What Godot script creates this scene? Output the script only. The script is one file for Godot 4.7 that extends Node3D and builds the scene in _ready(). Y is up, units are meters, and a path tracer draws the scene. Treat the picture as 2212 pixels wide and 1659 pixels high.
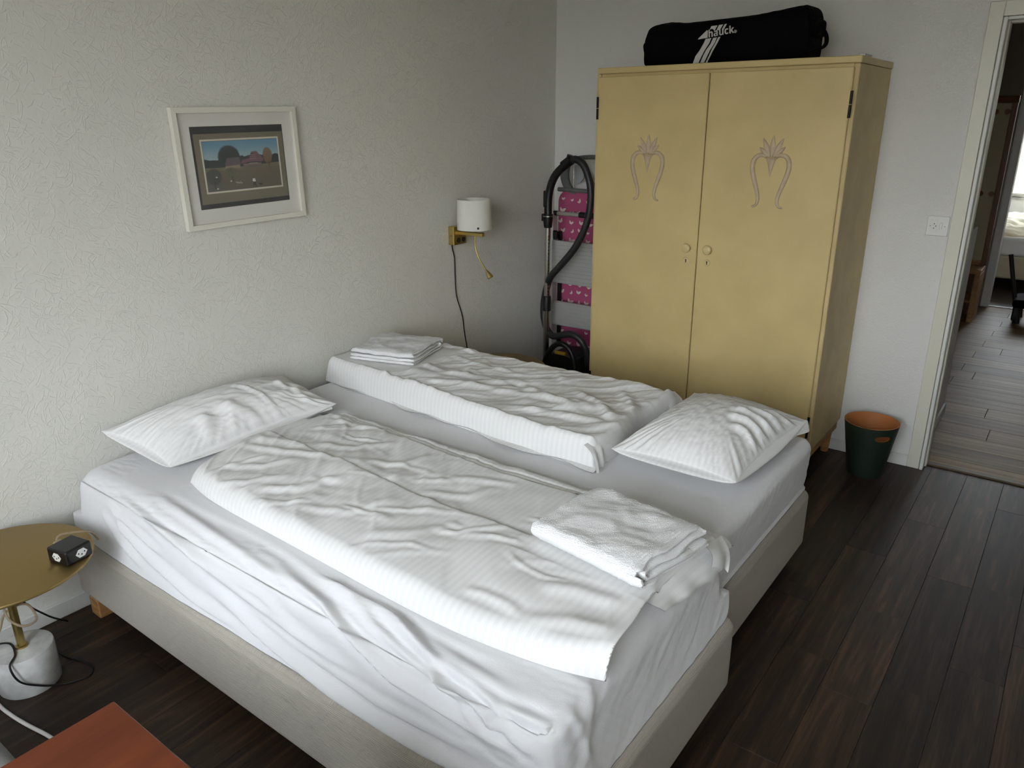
extends Node3D

# World: textured wall in the plane z = 0, wardrobe wall in the plane x = 0, floor y = 0; the room lies at x < 0, z > 0.

class MB:
	var v := PackedVector3Array()
	var n := PackedVector3Array()
	var uv := PackedVector2Array()
	var ix := PackedInt32Array()

	func put(p: Vector3, nn: Vector3, t := Vector2.ZERO) -> int:
		v.push_back(p)
		n.push_back(nn)
		uv.push_back(t)
		return v.size() - 1

	# corners counter-clockwise seen from outside
	func face(i: int, j: int, k: int) -> void:
		ix.push_back(i)
		ix.push_back(k)
		ix.push_back(j)

	func tri(a: Vector3, b: Vector3, c: Vector3, out := Vector3.ZERO, ta := Vector2.ZERO, tb := Vector2.ZERO, tc := Vector2.ZERO) -> void:
		var nn := (b - a).cross(c - a).normalized()
		if out != Vector3.ZERO and nn.dot(out) < 0.0:
			nn = -nn
			var q := b
			b = c
			c = q
			var tq := tb
			tb = tc
			tc = tq
		face(put(a, nn, ta), put(b, nn, tb), put(c, nn, tc))

	func quad(a: Vector3, b: Vector3, c: Vector3, d: Vector3, out := Vector3.ZERO, t := Rect2(0, 0, 1, 1)) -> void:
		var ta := t.position
		var tb := t.position + Vector2(t.size.x, 0)
		var tc := t.position + t.size
		var td := t.position + Vector2(0, t.size.y)
		var nn := (b - a).cross(c - a).normalized()
		if out != Vector3.ZERO and nn.dot(out) < 0.0:
			nn = -nn
			var q := b
			b = d
			d = q
			var tq := tb
			tb = td
			td = tq
		var i := put(a, nn, ta)
		var j := put(b, nn, tb)
		var k := put(c, nn, tc)
		var l := put(d, nn, td)
		face(i, j, k)
		face(i, k, l)

	# box with chamfered edges
	func box(c: Vector3, s: Vector3, bev := 0.002, b := Basis.IDENTITY) -> MB:
		var h := s * 0.5
		bev = minf(bev, minf(h.x, minf(h.y, h.z)) * 0.9)
		for ax in 3:
			var a1 := (ax + 1) % 3
			var a2 := (ax + 2) % 3
			for sg in [-1.0, 1.0]:
				var q := []
				for m in [[-1, -1], [1, -1], [1, 1], [-1, 1]]:
					var p := Vector3.ZERO
					p[ax] = h[ax] * sg
					p[a1] = (h[a1] - bev) * m[0]
					p[a2] = (h[a2] - bev) * m[1]
					q.append(c + b * p)
				var o := Vector3.ZERO
				o[ax] = sg
				quad(q[0], q[1], q[2], q[3], b * o, Rect2(0, 0, s[a1], s[a2]))
			for s1 in [-1.0, 1.0]:
				for s2 in [-1.0, 1.0]:
					var q := []
					for m in [[-1, 0], [1, 0], [1, 1], [-1, 1]]:
						var p := Vector3.ZERO
						p[ax] = (h[ax] - bev) * m[0]
						p[a1] = s1 * (h[a1] - (bev if m[1] == 0 else 0.0))
						p[a2] = s2 * (h[a2] - (0.0 if m[1] == 0 else bev))
						q.append(c + b * p)
					var o := Vector3.ZERO
					o[a1] = s1
					o[a2] = s2
					quad(q[0], q[1], q[2], q[3], b * o)
		for sx in [-1.0, 1.0]:
			for sy in [-1.0, 1.0]:
				for sz in [-1.0, 1.0]:
					var g := Vector3(sx, sy, sz)
					var q := []
					for ax in 3:
						var p := (h - Vector3.ONE * bev) * g
						p[ax] = h[ax] * g[ax]
						q.append(c + b * p)
					tri(q[0], q[1], q[2], b * g)
		return self

	# box with rounded edges of radius r; fine = greatest step along the flats (0: none)
	func rbox(c: Vector3, s: Vector3, r: float, m := 4, fine := 0.0, b := Basis.IDENTITY) -> MB:
		var h := s * 0.5
		var lists := []
		for ax in 3:
			var l := PackedFloat32Array()
			for k in m + 1:
				l.push_back(-h[ax] + r * k / m)
			var flat: float = 2.0 * (h[ax] - r)
			var parts := 1 if fine <= 0.0 else maxi(1, ceili(flat / fine))
			for k in range(1, parts):
				l.push_back(-h[ax] + r + flat * k / parts)
			for k in m + 1:
				l.push_back(h[ax] - r + r * k / m)
			lists.append(l)
		var inner := h - Vector3.ONE * r
		for ax in 3:
			var a1 := (ax + 1) % 3
			var a2 := (ax + 2) % 3
			var l1: PackedFloat32Array = lists[a1]
			var l2: PackedFloat32Array = lists[a2]
			for sg in [-1.0, 1.0]:
				var first := v.size()
				for i in l1.size():
					for j in l2.size():
						var q := Vector3.ZERO
						q[ax] = h[ax] * sg
						q[a1] = l1[i]
						q[a2] = l2[j]
						var k := q.clamp(-inner, inner)
						var d := (q - k).normalized()
						put(c + b * (k + d * r), b * d, Vector2(q.z, q.y) if ax == 0 else Vector2(q.x, q.z) if ax == 1 else Vector2(q.x, q.y))
				for i in l1.size() - 1:
					for j in l2.size() - 1:
						var p := first + i * l2.size() + j
						if sg > 0.0:
							face(p, p + l2.size(), p + l2.size() + 1)
							face(p, p + l2.size() + 1, p + 1)
						else:
							face(p, p + l2.size() + 1, p + l2.size())
							face(p, p + 1, p + l2.size() + 1)
		return self

	# pos.call(i, j) for i in 0..nu, j in 0..nv; outside is du x dv
	func grid(nu: int, nv: int, pos: Callable, tex_at = null, flip := false) -> MB:
		var first := v.size()
		for i in nu + 1:
			for j in nv + 1:
				put(pos.call(i, j), Vector3.UP, tex_at.call(i, j) if tex_at != null else Vector2(float(i) / nu, float(j) / nv))
		for i in nu + 1:
			for j in nv + 1:
				var a := v[first + mini(i + 1, nu) * (nv + 1) + j] - v[first + maxi(i - 1, 0) * (nv + 1) + j]
				var b := v[first + i * (nv + 1) + mini(j + 1, nv)] - v[first + i * (nv + 1) + maxi(j - 1, 0)]
				var nn := a.cross(b).normalized()
				n[first + i * (nv + 1) + j] = -nn if flip else nn
		for i in nu:
			for j in nv:
				var p := first + i * (nv + 1) + j
				if flip:
					face(p, p + nv + 2, p + nv + 1)
					face(p, p + 1, p + nv + 2)
				else:
					face(p, p + nv + 1, p + nv + 2)
					face(p, p + nv + 2, p + 1)
		return self

	# smooth normals over everything, welding equal positions
	func smooth() -> MB:
		var at := {}
		var id := PackedInt32Array()
		id.resize(v.size())
		var acc := PackedVector3Array()
		for i in v.size():
			var k := Vector3i((v[i] * 20000.0).round())
			if not at.has(k):
				at[k] = acc.size()
				acc.push_back(Vector3.ZERO)
			id[i] = at[k]
		for t in range(0, ix.size(), 3):
			var a := ix[t]
			var b := ix[t + 2]
			var c := ix[t + 1]
			var f := (v[b] - v[a]).cross(v[c] - v[a])
			acc[id[a]] += f
			acc[id[b]] += f
			acc[id[c]] += f
		for i in v.size():
			n[i] = acc[id[i]].normalized()
		return self

	# a round tube along points; radii: one number or one for each point
	func tube(pts: PackedVector3Array, radii, seg := 10, caps := true, squash := 1.0) -> MB:
		var count := pts.size()
		var tang := []
		for i in count:
			tang.append((pts[mini(i + 1, count - 1)] - pts[maxi(i - 1, 0)]).normalized())
		var t0: Vector3 = tang[0]
		var side := t0.cross(Vector3.UP)
		if side.length() < 0.1:
			side = t0.cross(Vector3.RIGHT)
		side = side.normalized()
		var first := v.size()
		var run := 0.0
		for i in count:
			var t: Vector3 = tang[i]
			side = (side - t * side.dot(t)).normalized()
			var up := side.cross(t)
			var r: float = radii if (radii is float or radii is int) else radii[i]
			if i > 0:
				run += pts[i].distance_to(pts[i - 1])
			for k in seg + 1:
				var a := TAU * k / seg
				var d := side * cos(a) + up * sin(a)
				put(pts[i] + side * cos(a) * r + up * sin(a) * r * squash, d, Vector2(run, float(k) / seg))
		for i in count - 1:
			for k in seg:
				var p := first + i * (seg + 1) + k
				var q := p + seg + 1
				face(p, q + 1, p + 1)
				face(p, q, q + 1)
		if caps:
			for e in [0, count - 1]:
				var c := put(pts[e], tang[e] * (-1.0 if e == 0 else 1.0))
				var ring := v.size()
				for k in seg + 1:
					put(v[first + e * (seg + 1) + k], tang[e] * (-1.0 if e == 0 else 1.0))
				for k in seg:
					if e == 0:
						face(c, ring + k, ring + k + 1)
					else:
						face(c, ring + k + 1, ring + k)
		return self

	# profile of (radius, height) from bottom to top, turned about b's y axis through c; flat shading across kinks
	func lathe(prof: Array, c := Vector3.ZERO, seg := 40, b := Basis.IDENTITY, sx := 1.0) -> MB:
		for i in prof.size() - 1:
			var p: Vector2 = prof[i]
			var q: Vector2 = prof[i + 1]
			var e := (q - p)
			if e.length() < 1e-7:
				continue
			var np := _bend(prof, i, e)
			var nq := _bend(prof, i + 1, e)
			var first := v.size()
			for k in seg + 1:
				var a := TAU * k / seg
				var d := Vector3(cos(a) * sx, 0, sin(a))
				put(c + b * (d * p.x + Vector3(0, p.y, 0)), b * (d * np.x + Vector3(0, np.y, 0)).normalized(), Vector2(float(k) / seg, p.y))
				put(c + b * (d * q.x + Vector3(0, q.y, 0)), b * (d * nq.x + Vector3(0, nq.y, 0)).normalized(), Vector2(float(k) / seg, q.y))
			for k in seg:
				var s := first + k * 2
				face(s, s + 1, s + 3)
				face(s, s + 3, s + 2)
		return self

	func _bend(prof: Array, i: int, e: Vector2) -> Vector2:
		var mine := Vector2(e.y, -e.x).normalized()
		var other := Vector2.ZERO
		var pv: Vector2 = prof[i]
		for k in [i - 1, i]:
			if k >= 0 and k < prof.size() - 1:
				var d: Vector2 = prof[k + 1] - prof[k]
				var nn := Vector2(d.y, -d.x).normalized()
				if nn.dot(mine) > 0.8:
					other += nn
		return mine if other == Vector2.ZERO else other.normalized()

	# flat polygon (x, y) pulled out by depth along +z of the transform, with straight sides
	func prism(poly: PackedVector2Array, depth: float, tr := Transform3D.IDENTITY, bev := 0.0) -> MB:
		if Geometry2D.is_polygon_clockwise(poly):
			poly = poly.duplicate()
			poly.reverse()
		var top := poly
		if bev > 0.0:
			var off := Geometry2D.offset_polygon(poly, -bev)
			if off.size() == 1 and off[0].size() == poly.size():
				top = off[0]
				if Geometry2D.is_polygon_clockwise(top):
					top.reverse()
				# line the corners up again
				var best := 0
				for k in top.size():
					if top[k].distance_to(poly[0]) < top[best].distance_to(poly[0]):
						best = k
				var turned := PackedVector2Array()
				for k in top.size():
					turned.push_back(top[(best + k) % top.size()])
				top = turned
		for e in 2:
			var use := poly if e == 0 else top
			var t := Geometry2D.triangulate_polygon(use)
			for k in range(0, t.size(), 3):
				var z := 0.0 if e == 0 else depth
				var o := tr.basis * Vector3(0, 0, -1 if e == 0 else 1)
				tri(tr * Vector3(use[t[k]].x, use[t[k]].y, z), tr * Vector3(use[t[k + 1]].x, use[t[k + 1]].y, z), tr * Vector3(use[t[k + 2]].x, use[t[k + 2]].y, z), o, use[t[k]], use[t[k + 1]], use[t[k + 2]])
		var c := poly.size()
		var low := depth - bev if top != poly else depth
		for k in c:
			var p := poly[k]
			var q := poly[(k + 1) % c]
			var o2 := Vector2(q.y - p.y, p.x - q.x)
			var o := tr.basis * Vector3(o2.x, o2.y, 0)
			quad(tr * Vector3(p.x, p.y, 0), tr * Vector3(q.x, q.y, 0), tr * Vector3(q.x, q.y, low), tr * Vector3(p.x, p.y, low), o)
			if top != poly:
				var p2 := top[k]
				var q2 := top[(k + 1) % c]
				quad(tr * Vector3(p.x, p.y, low), tr * Vector3(q.x, q.y, low), tr * Vector3(q2.x, q2.y, depth), tr * Vector3(p2.x, p2.y, depth), o + tr.basis.z * o.length())
		return self

	func mesh() -> ArrayMesh:
		var a := []
		a.resize(Mesh.ARRAY_MAX)
		a[Mesh.ARRAY_VERTEX] = v
		a[Mesh.ARRAY_NORMAL] = n
		a[Mesh.ARRAY_TEX_UV] = uv
		a[Mesh.ARRAY_INDEX] = ix
		var m := ArrayMesh.new()
		m.add_surface_from_arrays(Mesh.PRIMITIVE_TRIANGLES, a)
		return m


var M := {}
var taken := {}


func numbered(called: String) -> String:
	var k: int = taken.get(called, 0)
	taken[called] = k + 1
	return called if k == 0 else "%s_%03d" % [called, k]


func tag(o: Node3D, label: String, category: String, group := "") -> Node3D:
	o.set_meta("label", label)
	o.set_meta("category", category)
	if group:
		o.set_meta("group", group)
	return o


func thing(called: String, label: String, category: String, at := Vector3.ZERO, turn := 0.0, group := "") -> Node3D:
	var o := Node3D.new()
	o.name = numbered(called)
	add_child(o)
	o.position = at
	o.rotation.y = turn
	return tag(o, label, category, group)


func part(parent: Node3D, called: String, mb, m: Material, label := "") -> MeshInstance3D:
	var o := MeshInstance3D.new()
	o.name = called
	o.mesh = mb.mesh() if mb is MB else mb
	o.material_override = m
	parent.add_child(o, true)
	if label:
		o.set_meta("label", label)
	return o


func one(called: String, mb, m: Material, label: String, category: String, at := Vector3.ZERO, group := "") -> MeshInstance3D:
	var o := MeshInstance3D.new()
	o.name = numbered(called)
	o.mesh = mb.mesh() if mb is MB else mb
	o.material_override = m
	add_child(o)
	o.position = at
	tag(o, label, category, group)
	return o


func struct(called: String, mb, m: Material, label: String) -> MeshInstance3D:
	var o := MeshInstance3D.new()
	o.name = called
	o.mesh = mb.mesh() if mb is MB else mb
	o.material_override = m
	add_child(o)
	o.set_meta("kind", "structure")
	o.set_meta("label", label)
	return o


func struct_node(called: String, label: String) -> Node3D:
	var o := Node3D.new()
	o.name = called
	add_child(o)
	o.set_meta("kind", "structure")
	o.set_meta("label", label)
	return o


func bx(c: Vector3, s: Vector3, bev := 0.002) -> MB:
	return MB.new().box(c, s, bev)


func span(a: Vector3, b: Vector3, bev := 0.002) -> MB:
	return MB.new().box((a + b) * 0.5, (b - a).abs(), bev)


func mat(c: Color, rough := 0.6, metal := 0.0, spec := 0.5) -> StandardMaterial3D:
	var m := StandardMaterial3D.new()
	m.albedo_color = c
	m.roughness = rough
	m.metallic = metal
	m.metallic_specular = spec
	return m


func rgb8(r: int, g: int, b: int) -> Color:
	return Color8(r, g, b)


func smooth_path(ctrl: Array, steps := 8) -> PackedVector3Array:
	var out := PackedVector3Array()
	for i in ctrl.size() - 1:
		var p0: Vector3 = ctrl[maxi(i - 1, 0)]
		var p1: Vector3 = ctrl[i]
		var p2: Vector3 = ctrl[i + 1]
		var p3: Vector3 = ctrl[mini(i + 2, ctrl.size() - 1)]
		for k in steps:
			out.push_back(p1.cubic_interpolate(p2, p0, p3, float(k) / steps))
	out.push_back(ctrl[-1])
	return out


func smooth2(ctrl: Array, steps := 8) -> PackedVector2Array:
	var out := PackedVector2Array()
	for i in ctrl.size() - 1:
		var p0: Vector2 = ctrl[maxi(i - 1, 0)]
		var p1: Vector2 = ctrl[i]
		var p2: Vector2 = ctrl[i + 1]
		var p3: Vector2 = ctrl[mini(i + 2, ctrl.size() - 1)]
		for k in steps:
			out.push_back(p1.cubic_interpolate(p2, p0, p3, float(k) / steps))
	out.push_back(ctrl[-1])
	return out


func noise(seed_: int, freq: float, oct := 3, kind := FastNoiseLite.TYPE_SIMPLEX_SMOOTH) -> FastNoiseLite:
	var f := FastNoiseLite.new()
	f.seed = seed_
	f.noise_type = kind
	f.frequency = freq
	f.fractal_octaves = oct
	return f


func tex(im: Image) -> ImageTexture:
	return ImageTexture.create_from_image(im)


func noise_tex(seed_: int, size: int, freq: float, oct: int, c0: Color, c1: Color) -> ImageTexture:
	var g := noise(seed_, freq, oct).get_seamless_image(size, size)
	g.convert(Image.FORMAT_L8)
	var d := g.get_data()
	var o := PackedByteArray()
	o.resize(size * size * 3)
	for i in size * size:
		var c := c0.lerp(c1, d[i] / 255.0)
		o[i * 3] = c.r8
		o[i * 3 + 1] = c.g8
		o[i * 3 + 2] = c.b8
	return tex(Image.create_from_data(size, size, false, Image.FORMAT_RGB8, o))


func grey_noise(seed_: int, size: int, freq: float, oct := 3, kind := FastNoiseLite.TYPE_SIMPLEX_SMOOTH) -> ImageTexture:
	var g := noise(seed_, freq, oct, kind).get_seamless_image(size, size)
	g.convert(Image.FORMAT_L8)
	return tex(g)


func tri_scale(m: StandardMaterial3D, per_metre: float, world := true) -> StandardMaterial3D:
	m.uv1_triplanar = true
	m.uv1_world_triplanar = world
	m.uv1_scale = Vector3.ONE * per_metre
	m.uv1_triplanar_sharpness = 8.0
	return m


func bump(m: StandardMaterial3D, t: Texture2D, cm: float) -> StandardMaterial3D:
	m.heightmap_enabled = true
	m.heightmap_texture = t
	m.heightmap_scale = cm
	return m


# stucco: short trowel ridges, lying in patches of like direction
func stucco_tex(size: int) -> ImageTexture:
	var r := RandomNumberGenerator.new()
	r.seed = 11
	var base := noise(5, 0.045, 4).get_seamless_image(size, size)
	base.convert(Image.FORMAT_L8)
	var d := base.get_data()
	for i in d.size():
		d[i] = int(d[i] * 0.22)
	for patch in 760:
		var cx := r.randf() * size
		var cy := r.randf() * size
		var ang := r.randf() * TAU
		var bend := r.randf_range(-0.03, 0.03)
		var spread := r.randf_range(16.0, 60.0)
		for s in r.randi_range(5, 15):
			var x := cx + r.randfn() * spread
			var y := cy + r.randfn() * spread
			var a := ang + r.randfn() * 0.28
			var high := r.randf_range(70.0, 200.0)
			var length := int(r.randf_range(7, 34) * (1.0 if r.randf() < 0.8 else 1.8))
			for k in length:
				x += cos(a)
				y += sin(a)
				a += bend + r.randfn() * 0.05
				var ends := minf(1.0, minf(k + 1, length - k) / 4.0)
				var fx := int(floor(x))
				var fy := int(floor(y))
				for dy in range(-2, 4):
					for dx in range(-2, 4):
						var q := Vector2(fx + dx - x, fy + dy - y).length_squared()
						var val := int(high * ends * exp(-q * 0.62))
						var at := posmod(fy + dy, size) * size + posmod(fx + dx, size)
						if d[at] < val:
							d[at] = val
	return tex(Image.create_from_data(size, size, false, Image.FORMAT_L8, d))


# boards: grain along u, tiling; c0 dark, c1 light
func wood_tex(seed_: int, w: int, h: int, c0: Color, c1: Color, rings: float, contrast: float) -> ImageTexture:
	var warp := noise(seed_, 1.0, 3)
	var fine := noise(seed_ + 1, 1.0, 2)
	var tone := noise(seed_ + 2, 1.0, 3)
	var o := PackedByteArray()
	o.resize(w * h * 3)
	for y in h:
		var fv := float(y) / h
		for x in w:
			var fu := float(x) / w
			var wv := warp.get_noise_2d(fu * 2.6, fv * 5.0)
			var ring := 0.5 + 0.5 * sin((fv + wv * 0.16) * rings)
			ring = ring * ring
			var st := fine.get_noise_2d(fu * 14.0, fv * 190.0)
			var tn := tone.get_noise_2d(fu * 3.0, fv * 14.0)
			var t := clampf(0.42 + tn * 0.55 + st * 0.38 * contrast + (ring - 0.4) * 0.5 * contrast * clampf(0.35 + tn * 1.6, 0.0, 1.0), 0.0, 1.0)
			var c := c0.lerp(c1, t)
			var i := (y * w + x) * 3
			o[i] = c.r8
			o[i + 1] = c.g8
			o[i + 2] = c.b8
	return tex(Image.create_from_data(w, h, false, Image.FORMAT_RGB8, o))


func stripes_tex(a: Color, b: Color) -> ImageTexture:
	var im := Image.create(4, 32, false, Image.FORMAT_RGB8)
	for y in 32:
		for x in 4:
			im.set_pixel(x, y, a if y < 16 else b)
	return tex(im)


func ribs_tex() -> ImageTexture:
	var im := Image.create(16, 16, false, Image.FORMAT_L8)
	for y in 16:
		for x in 16:
			var k := 0.5 + 0.5 * sin(TAU * y / 16.0) * (0.8 + 0.2 * sin(TAU * x / 8.0))
			im.set_pixel(x, y, Color(k, k, k))
	return tex(im)


const ROOM_X := -4.95
const ROOM_Z := 3.35
const CEIL := 2.5
const DOOR_Z0 := 2.165
const DOOR_Z1 := 2.985
const DOOR_Y := 1.975


func _ready() -> void:
	# ---- camera
	var cam := Camera3D.new()
	cam.name = "camera"
	add_child(cam)
	cam.transform = Transform3D(Basis(Vector3(0.60098344, -0.00640114, 0.79923584), Vector3(0.26782882, 0.94376687, -0.19383452), Vector3(-0.75305154, 0.33054973, 0.56890267)), Vector3(-3.8498, 1.6155, 2.5814)).orthonormalized()
	cam.fov = rad_to_deg(2.0 * atan(829.5 / 1635.58))
	cam.near = 0.05
	cam.far = 200.0
	cam.current = true
	# ---- sky and exposure: a bright overcast day that enters through the windows
	var we := WorldEnvironment.new()
	we.name = "world_environment"
	var e := Environment.new()
	var sky := Sky.new()
	var sm := ProceduralSkyMaterial.new()
	sm.sky_top_color = Color(0.93, 0.965, 1.0)
	sm.sky_horizon_color = Color(0.76, 0.765, 0.77)
	sm.sky_curve = 0.25
	sm.ground_horizon_color = Color(0.44, 0.44, 0.41)
	sm.ground_bottom_color = Color(0.32, 0.32, 0.29)
	sm.sky_energy_multiplier = 1.0
	sky.sky_material = sm
	e.background_mode = Environment.BG_SKY
	e.sky = sky
	e.background_energy_multiplier = 7.0
	e.tonemap_mode = Environment.TONE_MAPPER_LINEAR
	e.tonemap_exposure = 3.15
	e.sdfgi_enabled = true
	e.ssao_enabled = true
	e.ssil_enabled = true
	we.environment = e
	add_child(we)

	materials()
	room()
	hall()
	bed_bases()
	mattresses()
	wardrobe()
	duvets()
	pillows()
	desk_corner()
	side_tables()
	corner_things()
	bag()
	picture()
	wall_lamp()
	towels()
	small_things()


func materials() -> void:
	M.stucco = bump(tri_scale(mat(Color(0.875, 0.87, 0.84), 0.42, 0.0, 0.5), 1.0 / 1.15), stucco_tex(1024), 0.17)
	M.plaster = bump(tri_scale(mat(Color(0.88, 0.875, 0.86), 0.8, 0.0, 0.3), 2.5), grey_noise(21, 512, 0.06, 4), 0.12)
	M.front_wall = mat(Color(0.84, 0.83, 0.80), 0.7)
	M.ceiling = mat(Color(0.90, 0.90, 0.88), 0.9, 0.0, 0.2)
	M.trim = mat(Color(0.85, 0.84, 0.78), 0.38)
	M.trim_white = mat(Color(0.86, 0.86, 0.84), 0.4)
	M.slab = mat(Color(0.10, 0.08, 0.07), 0.9)
	var dark := wood_tex(3, 1400, 640, rgb8(36, 29, 24), rgb8(82, 65, 51), 70.0, 0.85)
	M.plank = []
	for t in [Color(0.98, 0.94, 0.92), Color(0.80, 0.76, 0.75), Color(0.90, 0.88, 0.88), Color(1.06, 1.0, 0.94)]:
		var m := mat(t, 0.5, 0.0, 0.42)
		m.albedo_texture = dark
		M.plank.append(m)
	var oak := wood_tex(31, 900, 420, rgb8(124, 102, 72), rgb8(170, 146, 108), 40.0, 0.35)
	M.oak = []
	for t in [Color(0.96, 0.94, 0.92), Color(0.86, 0.84, 0.82), Color(1.0, 0.98, 0.94)]:
		var m := mat(t, 0.55, 0.0, 0.36)
		m.albedo_texture = oak
		M.oak.append(m)
	M.cherry = mat(Color(1, 1, 1), 0.45, 0.0, 0.4)
	M.cherry.albedo_texture = wood_tex(41, 512, 256, rgb8(88, 40, 20), rgb8(112, 56, 30), 30.0, 0.45)
	tri_scale(M.cherry, 1.0, false)
	M.pine = mat(Color(1, 1, 1), 0.5)
	M.pine.albedo_texture = wood_tex(47, 256, 256, rgb8(150, 106, 60), rgb8(200, 156, 100), 30.0, 0.6)
	tri_scale(M.pine, 2.0, false)
	# linen with satin stripes, v counts stripes
	M.linen = mat(Color(0.93, 0.93, 0.925), 0.72, 0.0, 0.35)
	M.linen.albedo_texture = stripes_tex(Color(1, 1, 1), Color(0.984, 0.984, 0.983))
	M.sheet = bump(tri_scale(mat(Color(0.91, 0.91, 0.918), 0.85, 0.0, 0.25), 9.0, false), grey_noise(61, 512, 0.05, 4), 0.018)
	M.terry = bump(tri_scale(mat(Color(0.94, 0.94, 0.94), 0.95, 0.0, 0.1), 5.5, false), grey_noise(71, 512, 0.13, 2), 0.16)
	M.base_fabric = bump(mat(Color(0.75, 0.725, 0.68), 0.9, 0.0, 0.15), ribs_tex(), 0.12)
	M.base_fabric.uv1_scale = Vector3(200, 200, 1)
	# painted wardrobe
	M.paint = mat(Color(1, 1, 1), 0.42, 0.0, 0.45)
	M.paint.albedo_texture = noise_tex(81, 256, 0.012, 4, Color(0.785, 0.70, 0.485), Color(0.835, 0.745, 0.53))
	tri_scale(M.paint, 0.9)
	M.paint_side = mat(Color(1, 1, 1), 0.5, 0.0, 0.4)
	M.paint_side.albedo_texture = noise_tex(83, 256, 0.02, 4, Color(0.76, 0.68, 0.49), Color(0.83, 0.75, 0.56))
	tri_scale(M.paint_side, 0.9)
	M.carving = mat(Color(1, 1, 1), 0.45)
	M.carving.albedo_texture = noise_tex(85, 128, 0.03, 3, Color(0.71, 0.63, 0.53), Color(0.79, 0.71, 0.59))
	tri_scale(M.carving, 6.0)
	M.knob = mat(Color(0.82, 0.74, 0.53), 0.3)
	M.black_metal = mat(Color(0.09, 0.09, 0.085), 0.45, 0.6)
	M.black = mat(Color(0.035, 0.035, 0.037), 0.5)
	M.black_plastic = mat(Color(0.045, 0.045, 0.05), 0.38)
	M.hose = mat(Color(0.16, 0.16, 0.165), 0.42)
	M.nylon = bump(tri_scale(mat(Color(0.03, 0.03, 0.032), 0.85, 0.0, 0.2), 3.0, false), grey_noise(91, 256, 0.03, 4), 0.3)
	M.print = mat(Color(0.78, 0.77, 0.75), 0.7)
	M.brass = mat(Color(0.74, 0.655, 0.41), 0.36, 1.0)
	M.brass_top = bump(tri_scale(mat(Color(0.62, 0.53, 0.35), 0.5, 1.0), 4.0), grey_noise(95, 256, 0.05, 3), 0.01)
	M.chrome = mat(Color(0.72, 0.71, 0.69), 0.2, 1.0)
	M.alu = bump(tri_scale(mat(Color(0.72, 0.72, 0.71), 0.45, 0.35), 3.0), grey_noise(97, 256, 0.02, 3), 0.02)
	M.grey_plastic = mat(Color(0.40, 0.41, 0.40), 0.5)
	M.white_enamel = mat(Color(0.80, 0.80, 0.79), 0.35)
	M.white_plastic = mat(Color(0.88, 0.88, 0.86), 0.35)
	M.marble = mat(Color(1, 1, 1), 0.22)
	M.marble.albedo_texture = noise_tex(99, 256, 0.012, 5, Color(0.66, 0.66, 0.65), Color(0.88, 0.88, 0.87))
	tri_scale(M.marble, 3.0)
	M.shade = mat(Color(0.90, 0.89, 0.86), 0.8, 0.0, 0.2)
	M.shade.backlight_enabled = true
	M.shade.backlight = Color(0.35, 0.34, 0.32)
	M.bin_green = mat(Color(0.085, 0.145, 0.10), 0.55)
	M.bin_wood = mat(Color(0.72, 0.46, 0.27), 0.5)
	M.frame = mat(Color(0.90, 0.89, 0.84), 0.4)
	M.mat_board = mat(Color(0.87, 0.86, 0.83), 0.9, 0.0, 0.1)
	M.glass = mat(Color(1, 1, 1, 0.05), 0.03)
	M.glass.transparency = BaseMaterial3D.TRANSPARENCY_ALPHA
	M.picture_glass = mat(Color(1, 1, 1, 0.04), 0.05, 0.0, 0.22)
	M.picture_glass.transparency = BaseMaterial3D.TRANSPARENCY_ALPHA
	M.grey_cloth = bump(tri_scale(mat(Color(0.52, 0.52, 0.51), 0.95, 0.0, 0.1), 10.0), grey_noise(101, 256, 0.2, 2), 0.08)
	M.felt = tri_scale(mat(Color(0.76, 0.71, 0.60), 0.9, 0.0, 0.1), 4.0)
	M.walnut = mat(Color(0.44, 0.28, 0.16), 0.45)
	M.dark_cord = mat(Color(0.02, 0.02, 0.02), 0.5)
	M.white_cord = mat(Color(0.80, 0.79, 0.77), 0.5)
	M.beige_cord = mat(Color(0.66, 0.58, 0.48), 0.6)


# one floor board with its top at y = 0; grain along x or along z; (u, v) picks its piece of the wood texture
func board(x0: float, x1: float, z0: float, z1: float, along_x: bool, u: float, v: float, g := 0.0003) -> MB:
	var b := MB.new()
	x0 += g
	x1 -= g
	z0 += g
	z1 -= g
	var c := 0.0009
	var uvs := func(p: Vector3) -> Vector2:
		return Vector2(u + (p.x - x0) / 2.4, v + (p.z - z0) / 0.6) if along_x else Vector2(u + (p.z - z0) / 2.4, v + (p.x - x0) / 0.6)
	var t := [Vector3(x0 + c, 0, z0 + c), Vector3(x0 + c, 0, z1 - c), Vector3(x1 - c, 0, z1 - c), Vector3(x1 - c, 0, z0 + c)]
	var m := [Vector3(x0, -c, z0), Vector3(x0, -c, z1), Vector3(x1, -c, z1), Vector3(x1, -c, z0)]
	var id := []
	for p in t:
		id.append(b.put(p, Vector3.UP, uvs.call(p)))
	b.face(id[0], id[1], id[2])
	b.face(id[0], id[2], id[3])
	for k in 4:
		var l := (k + 1) % 4
		var o: Vector3 = (m[k] + m[l]) * 0.5 - Vector3((x0 + x1) * 0.5, 0, (z0 + z1) * 0.5)
		o.y = 0
		var first := b.v.size()
		var nn := (o.normalized() + Vector3.UP).normalized()
		for p in [t[k], m[k], m[l], t[l]]:
			b.put(p, nn, uvs.call(p))
		b.face(first, first + 1, first + 2)
		b.face(first, first + 2, first + 3)
		var down := Vector3(0, -0.008, 0)
		b.quad(m[k], m[l], m[l] + down, m[k] + down, o)
	return b


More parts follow.
